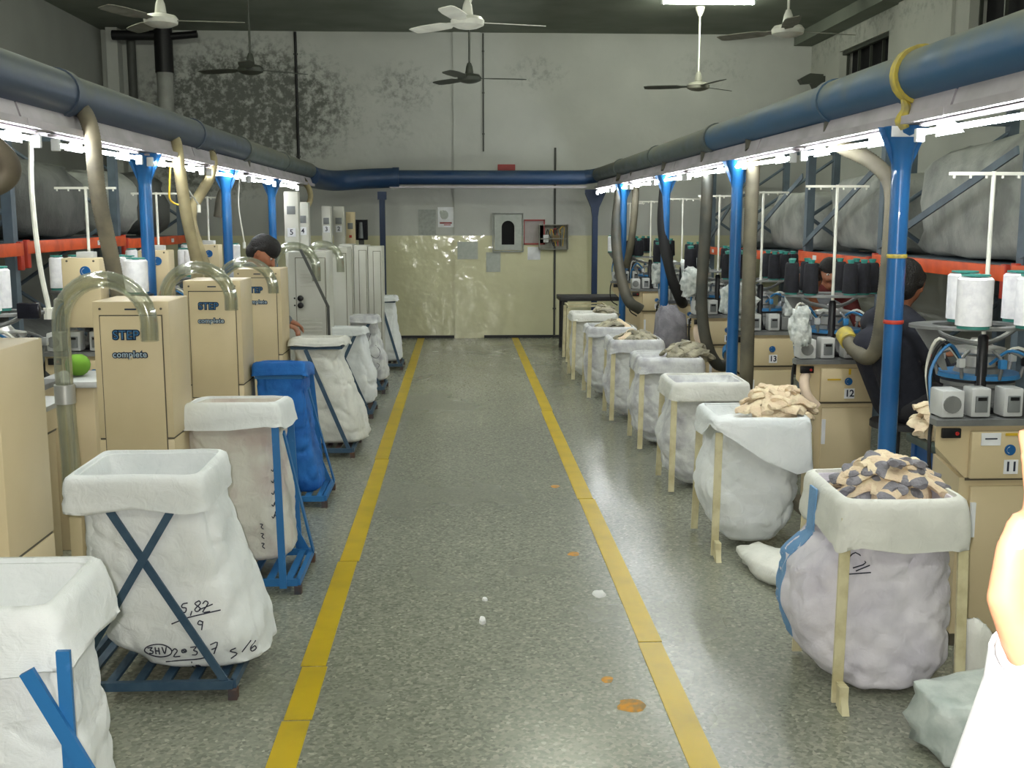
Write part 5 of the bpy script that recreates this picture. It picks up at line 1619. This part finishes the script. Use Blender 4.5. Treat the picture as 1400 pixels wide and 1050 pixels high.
def person(name, label, base, J, face, top_m, skin='skin', voxel=.011, sleeves='long', group=None, hair_long=False, hands=None, look=None):
    """J: joints in world space; body is one remeshed skin surface, clothes and hair are children"""
    root = thing(name, label, 'person', base)
    B = V(base)
    J = {k: V(v) - B for k, v in J.items()}
    hc, nk, ch, pv = J['head'], J['neck'], J['chest'], J['pelvis']
    F = rot_to(face, look or (0, 0, 1))
    def fp(x, y, z):
        return hc + F @ V((x, y, z))
    side = (J['shR'] - J['shL']).normalized()
    hipw = side * .09
    body, torso, legs, shoes = MB(), [], [], []
    body.capsule(hc + F @ V((0, .012, .022)), .086, hc + F @ V((0, -.012, -.012)), .078)
    body.capsule(fp(0, -.022, -.045), .058, fp(0, -.05, -.088), .032)
    body.capsule(fp(0, -.088, .01), .009, fp(0, -.108, -.026), .015, 10)
    for s in (-1, 1):
        body.capsule(fp(s * .03, -.07, -.03), .026, fp(s * .045, -.05, -.01), .026, 10)
        body.capsule(fp(s * .084, .012, .014), .014, fp(s * .082, .006, -.026), .01, 10)
    body.capsule(fp(0, .02, -.05), .054, nk, .058)
    torso += [(nk - side * .05, .06, nk + side * .05, .06)]
    for s in (-1, 1):
        torso += [(ch + side * s * .075, .105, pv + side * s * .06, .105), (nk + side * s * .06, .062, (J['shR'] if s > 0 else J['shL']), .056)]
    arms = []
    for sd in 'LR':
        arms += [(J['sh' + sd], .056, J['el' + sd], .042), (J['el' + sd], .041, J['wr' + sd], .029)]
    for sd, s in (('L', -1), ('R', 1)):
        h = pv + hipw * s
        legs += [(h, .095, J['kn' + sd], .06), (J['kn' + sd], .058, J['an' + sd], .04)]
        a = J['an' + sd]
        fd = V((F.col[1].x, F.col[1].y, 0)) * -1
        fd = fd.normalized() if fd.length > .01 else V((0, 1, 0))
        shoes.append((a + V((0, 0, -.045)) - fd * .03, .036, a + V((0, 0, -.05)) + fd * .15, .031))
    for c in torso + arms + legs:
        body.capsule(c[0], c[1] - .008, c[2], c[3] - .006)
    for sd, s in (('L', -1), ('R', 1)):
        w = J['wr' + sd]
        if hands and sd in hands:
            hands[sd](body, w)
            continue
        d = (w - J['el' + sd]).normalized()
        lat = side * 1.
        lat = (lat - d * lat.dot(d)).normalized()
        nrm = d.cross(lat)
        for q in (-.024, -.008, .008, .024):
            body.capsule(w + lat * q * .7, .016, w + d * .085 + lat * q, .013, 8)
            k = w + d * .085 + lat * q
            ln = .042 - abs(q - .004) * .3
            m1 = k + d * ln * .95 + nrm * .012
            body.capsule(k, .0105, m1, .0095, 8)
            body.capsule(m1, .0095, m1 + d * ln * .55 + nrm * .025, .008, 8)
        t0 = w + d * .025 - lat * s * .022
        body.capsule(t0, .014, t0 + d * .04 - lat * s * .028, .011, 8)
        body.capsule(t0 + d * .04 - lat * s * .028, .011, t0 + d * .068 - lat * s * .03 + nrm * .01, .009, 8)
    obj('body', remeshed(body, voxel, 'body', 2), skin, root)
    cl = MB()
    for c in torso + (arms if sleeves == 'long' else [(a[0], a[1], a[0].lerp(a[2], .75), a[3] + .006) for a in arms[::2]]):
        cl.capsule(c[0], c[1] + .006, c[2], c[3] + .008)
    obj('shirt', remeshed(cl, voxel, 'shirt', 3), top_m, root)
    tr = MB()
    for c in legs:
        tr.capsule(c[0], c[1] + .006, c[2], c[3] + .01)
    tr.capsule(pv - side * .06, .112, pv + side * .06, .112)
    obj('trousers', remeshed(tr, voxel, 'trousers', 3), 'trousers', root)
    for c in shoes:
        obj('shoe', MB().capsule(*c), 'shoe', root)
    hr = MB()
    hr.capsule(fp(0, .03, .045), .088, fp(0, -.012, .056), .082)
    hr.capsule(fp(0, .05, -.02), .072, fp(0, .04, .03), .085)
    for s in (-1, 1):
        hr.capsule(fp(s * .072, -.01, .05), .024, fp(s * .074, .03, .0), .022)
    if hair_long:
        hr.capsule(fp(0, .085, -.02), .05, fp(0, .075, -.13), .03)
    obj('hair', remeshed(hr, voxel * .8, 'hair', 2), 'hair', root)
    for s in (-1, 1):
        e = obj('eye', MB().ellipsoid(fp(s * .033, -.078, .008), (.013, .008, .008), F, 6), 'eye_white', root)
        obj('pupil', MB().ellipsoid(fp(s * .033, -.0855, .008), (.006, .003, .006), F, 5), 'black', e)
        obj('eyebrow', MB().capsule(fp(s * .018, -.089, .03), .004, fp(s * .05, -.076, .03), .003, 6), 'hair', root)
    obj('mouth', MB().capsule(fp(-.02, -.086, -.058), .006, fp(.02, -.086, -.058), .006, 8), 'lip', root)
    return root


def stool(x, y, h, words):
    r = thing('stool', 'low round stool ' + words, 'stool', (x, y, 0), group='stools of the seated workers')
    obj('seat', MB().cyl((0, 0, h - .03), (0, 0, h), .15, n=20), 'dark_table', r)
    for k in range(3):
        a = 2 * PI * k / 3
        obj('leg', MB().cyl((.09 * math.cos(a), .09 * math.sin(a), h - .03), (.15 * math.cos(a), .15 * math.sin(a), 0), .014, n=8), 'dark_table', r)


def seated(name, label, hx, hy, hz, face, yaw, top_m, lean=.12, arm=None, sl='long', hair_long=False):
    """hx,hy,hz: head centre; yaw: direction the body faces, degrees from +Y towards +X"""
    f = V((math.sin(math.radians(yaw)), math.cos(math.radians(yaw)), 0))
    rt = V((f.y, -f.x, 0))
    hd = V((hx, hy, hz))
    nk = hd - V((0, 0, .15)) - f * .05
    ch = nk - V((0, 0, .16)) - f * .05
    sh = hz - .67
    pv = V((ch.x, ch.y, sh + .1)) - f * lean
    kn = pv + f * .38 - V((0, 0, .02))
    J = dict(head=hd, neck=nk, chest=ch, pelvis=pv)
    for s, k in ((-1, 'L'), (1, 'R')):
        J['sh' + k] = nk + rt * s * .18 - V((0, 0, .045))
        J['el' + k] = J['sh' + k] - V((0, 0, .22)) + f * .14 + rt * s * .05
        J['wr' + k] = J['el' + k] + f * .2 + V((0, 0, .04)) - rt * s * .06
        J['kn' + k] = kn + rt * s * .12
        J['an' + k] = V((J['kn' + k].x, J['kn' + k].y, .085)) + f * .02
    if arm:
        J.update(arm)
    stool(pv.x, pv.y, pv.z - .1, 'under ' + label.split(',')[0].replace('seated ', ''))
    return person(name, label, (pv.x, pv.y, 0), J, face, top_m, sleeves=sl, hair_long=hair_long)
seated('person', 'seated dark haired person in a dark jacket, behind the nearest right pole', 2.16, 5.27, 1.27, (.7, 1, -.4), 78, 'cloth_dark', -.12)
seated('person', 'seated person in maroon facing the camera, between the black cones of machine 12', 2.97, 8.75, 1.15, (-.12, -1, -.15), 180, 'cloth_maroon', .1)
seated('person', 'seated person bending over the machines, left of the person in maroon', 2.5, 7.82, 1.14, (-.6, -.6, -.7), 215, 'cloth_grey', .12, sl='short', arm=dict(elL=(2.5, 7.6, .95), wrL=(2.4, 7.52, 1.12)))
# man bending over the bags on the left, one hand on the bulging sack
person('person', 'black haired man bending behind the third tan cabinet with one hand on a sack', (-1.75, 7.72, 0),
       dict(head=(-1.37, 7.72, 1.35), neck=(-1.46, 7.74, 1.23), chest=(-1.56, 7.74, 1.12), pelvis=(-1.72, 7.75, .86), shL=(-1.42, 7.93, 1.16), shR=(-1.44, 7.55, 1.16),
            elL=(-1.36, 7.95, .93), wrL=(-1.24, 7.86, .86), elR=(-1.32, 7.52, .96), wrR=(-1.2, 7.6, .9), knL=(-1.66, 7.86, .48), knR=(-1.64, 7.64, .48), anL=(-1.7, 7.87, .085), anR=(-1.68, 7.62, .085)),
       (1, -.25, -.75), 'cloth_grey', look=(.6, 0, .8))


# person at the right edge, hand raised into the picture
def raised_hand(body, w):
    # right hand seen from the back, thumb towards the left of the view
    d = V((.06, -.02, 1)).normalized()
    lat = V((-1, .12, .06)).normalized()
    lat = (lat - d * lat.dot(d)).normalized()
    nrm = d.cross(lat)
    if nrm.y < 0:
        nrm = -nrm
    for q, ln in ((.03, .072), (.01, .08), (-.01, .075), (-.029, .06)):
        k = w + d * .098 + lat * q
        body.capsule(w + d * .01 + lat * q * .62, .017, k, .0115, 10)
        m1 = k + d * ln * .5 + nrm * .01
        m2 = m1 + d * ln * .32 + nrm * .016
        m3 = m2 + d * ln * .24 + nrm * .018
        body.capsule(k, .0105, m1, .0095, 10)
        body.capsule(m1, .0095, m2, .0085, 10)
        body.capsule(m2, .0085, m3, .0072, 10)
    b = w + d * .018 + lat * .022
    t1 = w + d * .056 + lat * .047 - nrm * .004
    t2 = w + d * .094 + lat * .049 - nrm * .006
    t3 = w + d * .117 + lat * .044 - nrm * .004
    body.capsule(b, .02, t1, .0145, 12)
    body.capsule(t1, .0145, t2, .0118, 12)
    body.capsule(t2, .0122, t3, .0098, 12)
    raised_hand.info = (t2, t3, nrm, lat)
W = V((.452, .775, 1.256))
fgp = person('person', 'person at the right edge in a white long sleeved shirt raising one hand', (1.0, .8, 0),
             dict(head=(.98, .8, 1.68), neck=(1.0, .8, 1.52), chest=(1.02, .8, 1.34), pelvis=(1.04, .8, .95), shL=(.99, .6, 1.44), shR=(.97, 1.0, 1.44),
                  elL=(1.0, .52, 1.14), wrL=(.93, .5, .9), elR=(.47, .85, 1.0), wrR=W, knL=(1.02, .7, .5), knR=(1.02, .9, .5), anL=(1.05, .7, .085), anR=(1.05, .9, .085)),
             (-1, .1, -.05), 'cloth_white', skin='skin_fg', voxel=.0055, hands={'R': raised_hand})
t2, t3, nr, la = raised_hand.info
nd = (t3 - t2).normalized()
Rn = Matrix((la, -nr, nd)).transposed()
obj('thumb_nail', MB().ellipsoid(t2.lerp(t3, .72) - nr * .0098, (.0078, .0025, .0125), Rn, 8), 'nail', fgp)
cf = V(W) - V((1.0, .8, 0))
ax_ = (V(W) - V((.47, .85, 1.0))).normalized()
obj('shirt_cuff', MB().pipe([cf - ax_ * .06, cf - ax_ * .03, cf + ax_ * .012], .05, .046, 24), 'cloth_white', fgp)
obj('loose_sleeve', MB().tube([V((.47, .85, 1.0)) - V((1.0, .8, 0)), cf - ax_ * .14, cf - ax_ * .02], [.085, .066, .05], 24, sub=4), 'cloth_white', fgp)


# ------------------------------------------------------------------ light of the camera flash, world, camera
fl = bpy.data.lights.new('camera_flash', 'POINT')
fl.energy = 78
fl.shadow_soft_size = .012
fl.color = (1., .97, .93)
flo = bpy.data.objects.new('camera_flash', fl)
flo.location = (-.045, .02, 1.63)
COL.objects.link(flo)

w = bpy.data.worlds.new('world')
bpy.context.scene.world = w
w.use_nodes = True
w.node_tree.nodes['Background'].inputs[0].default_value = (.5, .55, .6, 1)
w.node_tree.nodes['Background'].inputs[1].default_value = .02

cam = bpy.data.cameras.new('camera')
cam.lens = 36. * 1500 / 1400
cam.sensor_width = 36.
cam.clip_start = .02
co = bpy.data.objects.new('camera', cam)
COL.objects.link(co)
co.location = (0, 0, 1.6)
fwd = V((.0454, .9876, -.1503))
co.rotation_euler = fwd.to_track_quat('-Z', 'Y').to_euler()
sc = bpy.context.scene
sc.camera = co
sc.view_settings.view_transform = 'Standard'
sc.view_settings.look = 'None'
sc.view_settings.gamma = 1.
sc.view_settings.use_curve_mapping = False
sc.view_settings.exposure = 1.3
sc.cycles.max_bounces = 8
sc.cycles.transparent_max_bounces = 16
sc.cycles.sample_clamp_indirect = 6
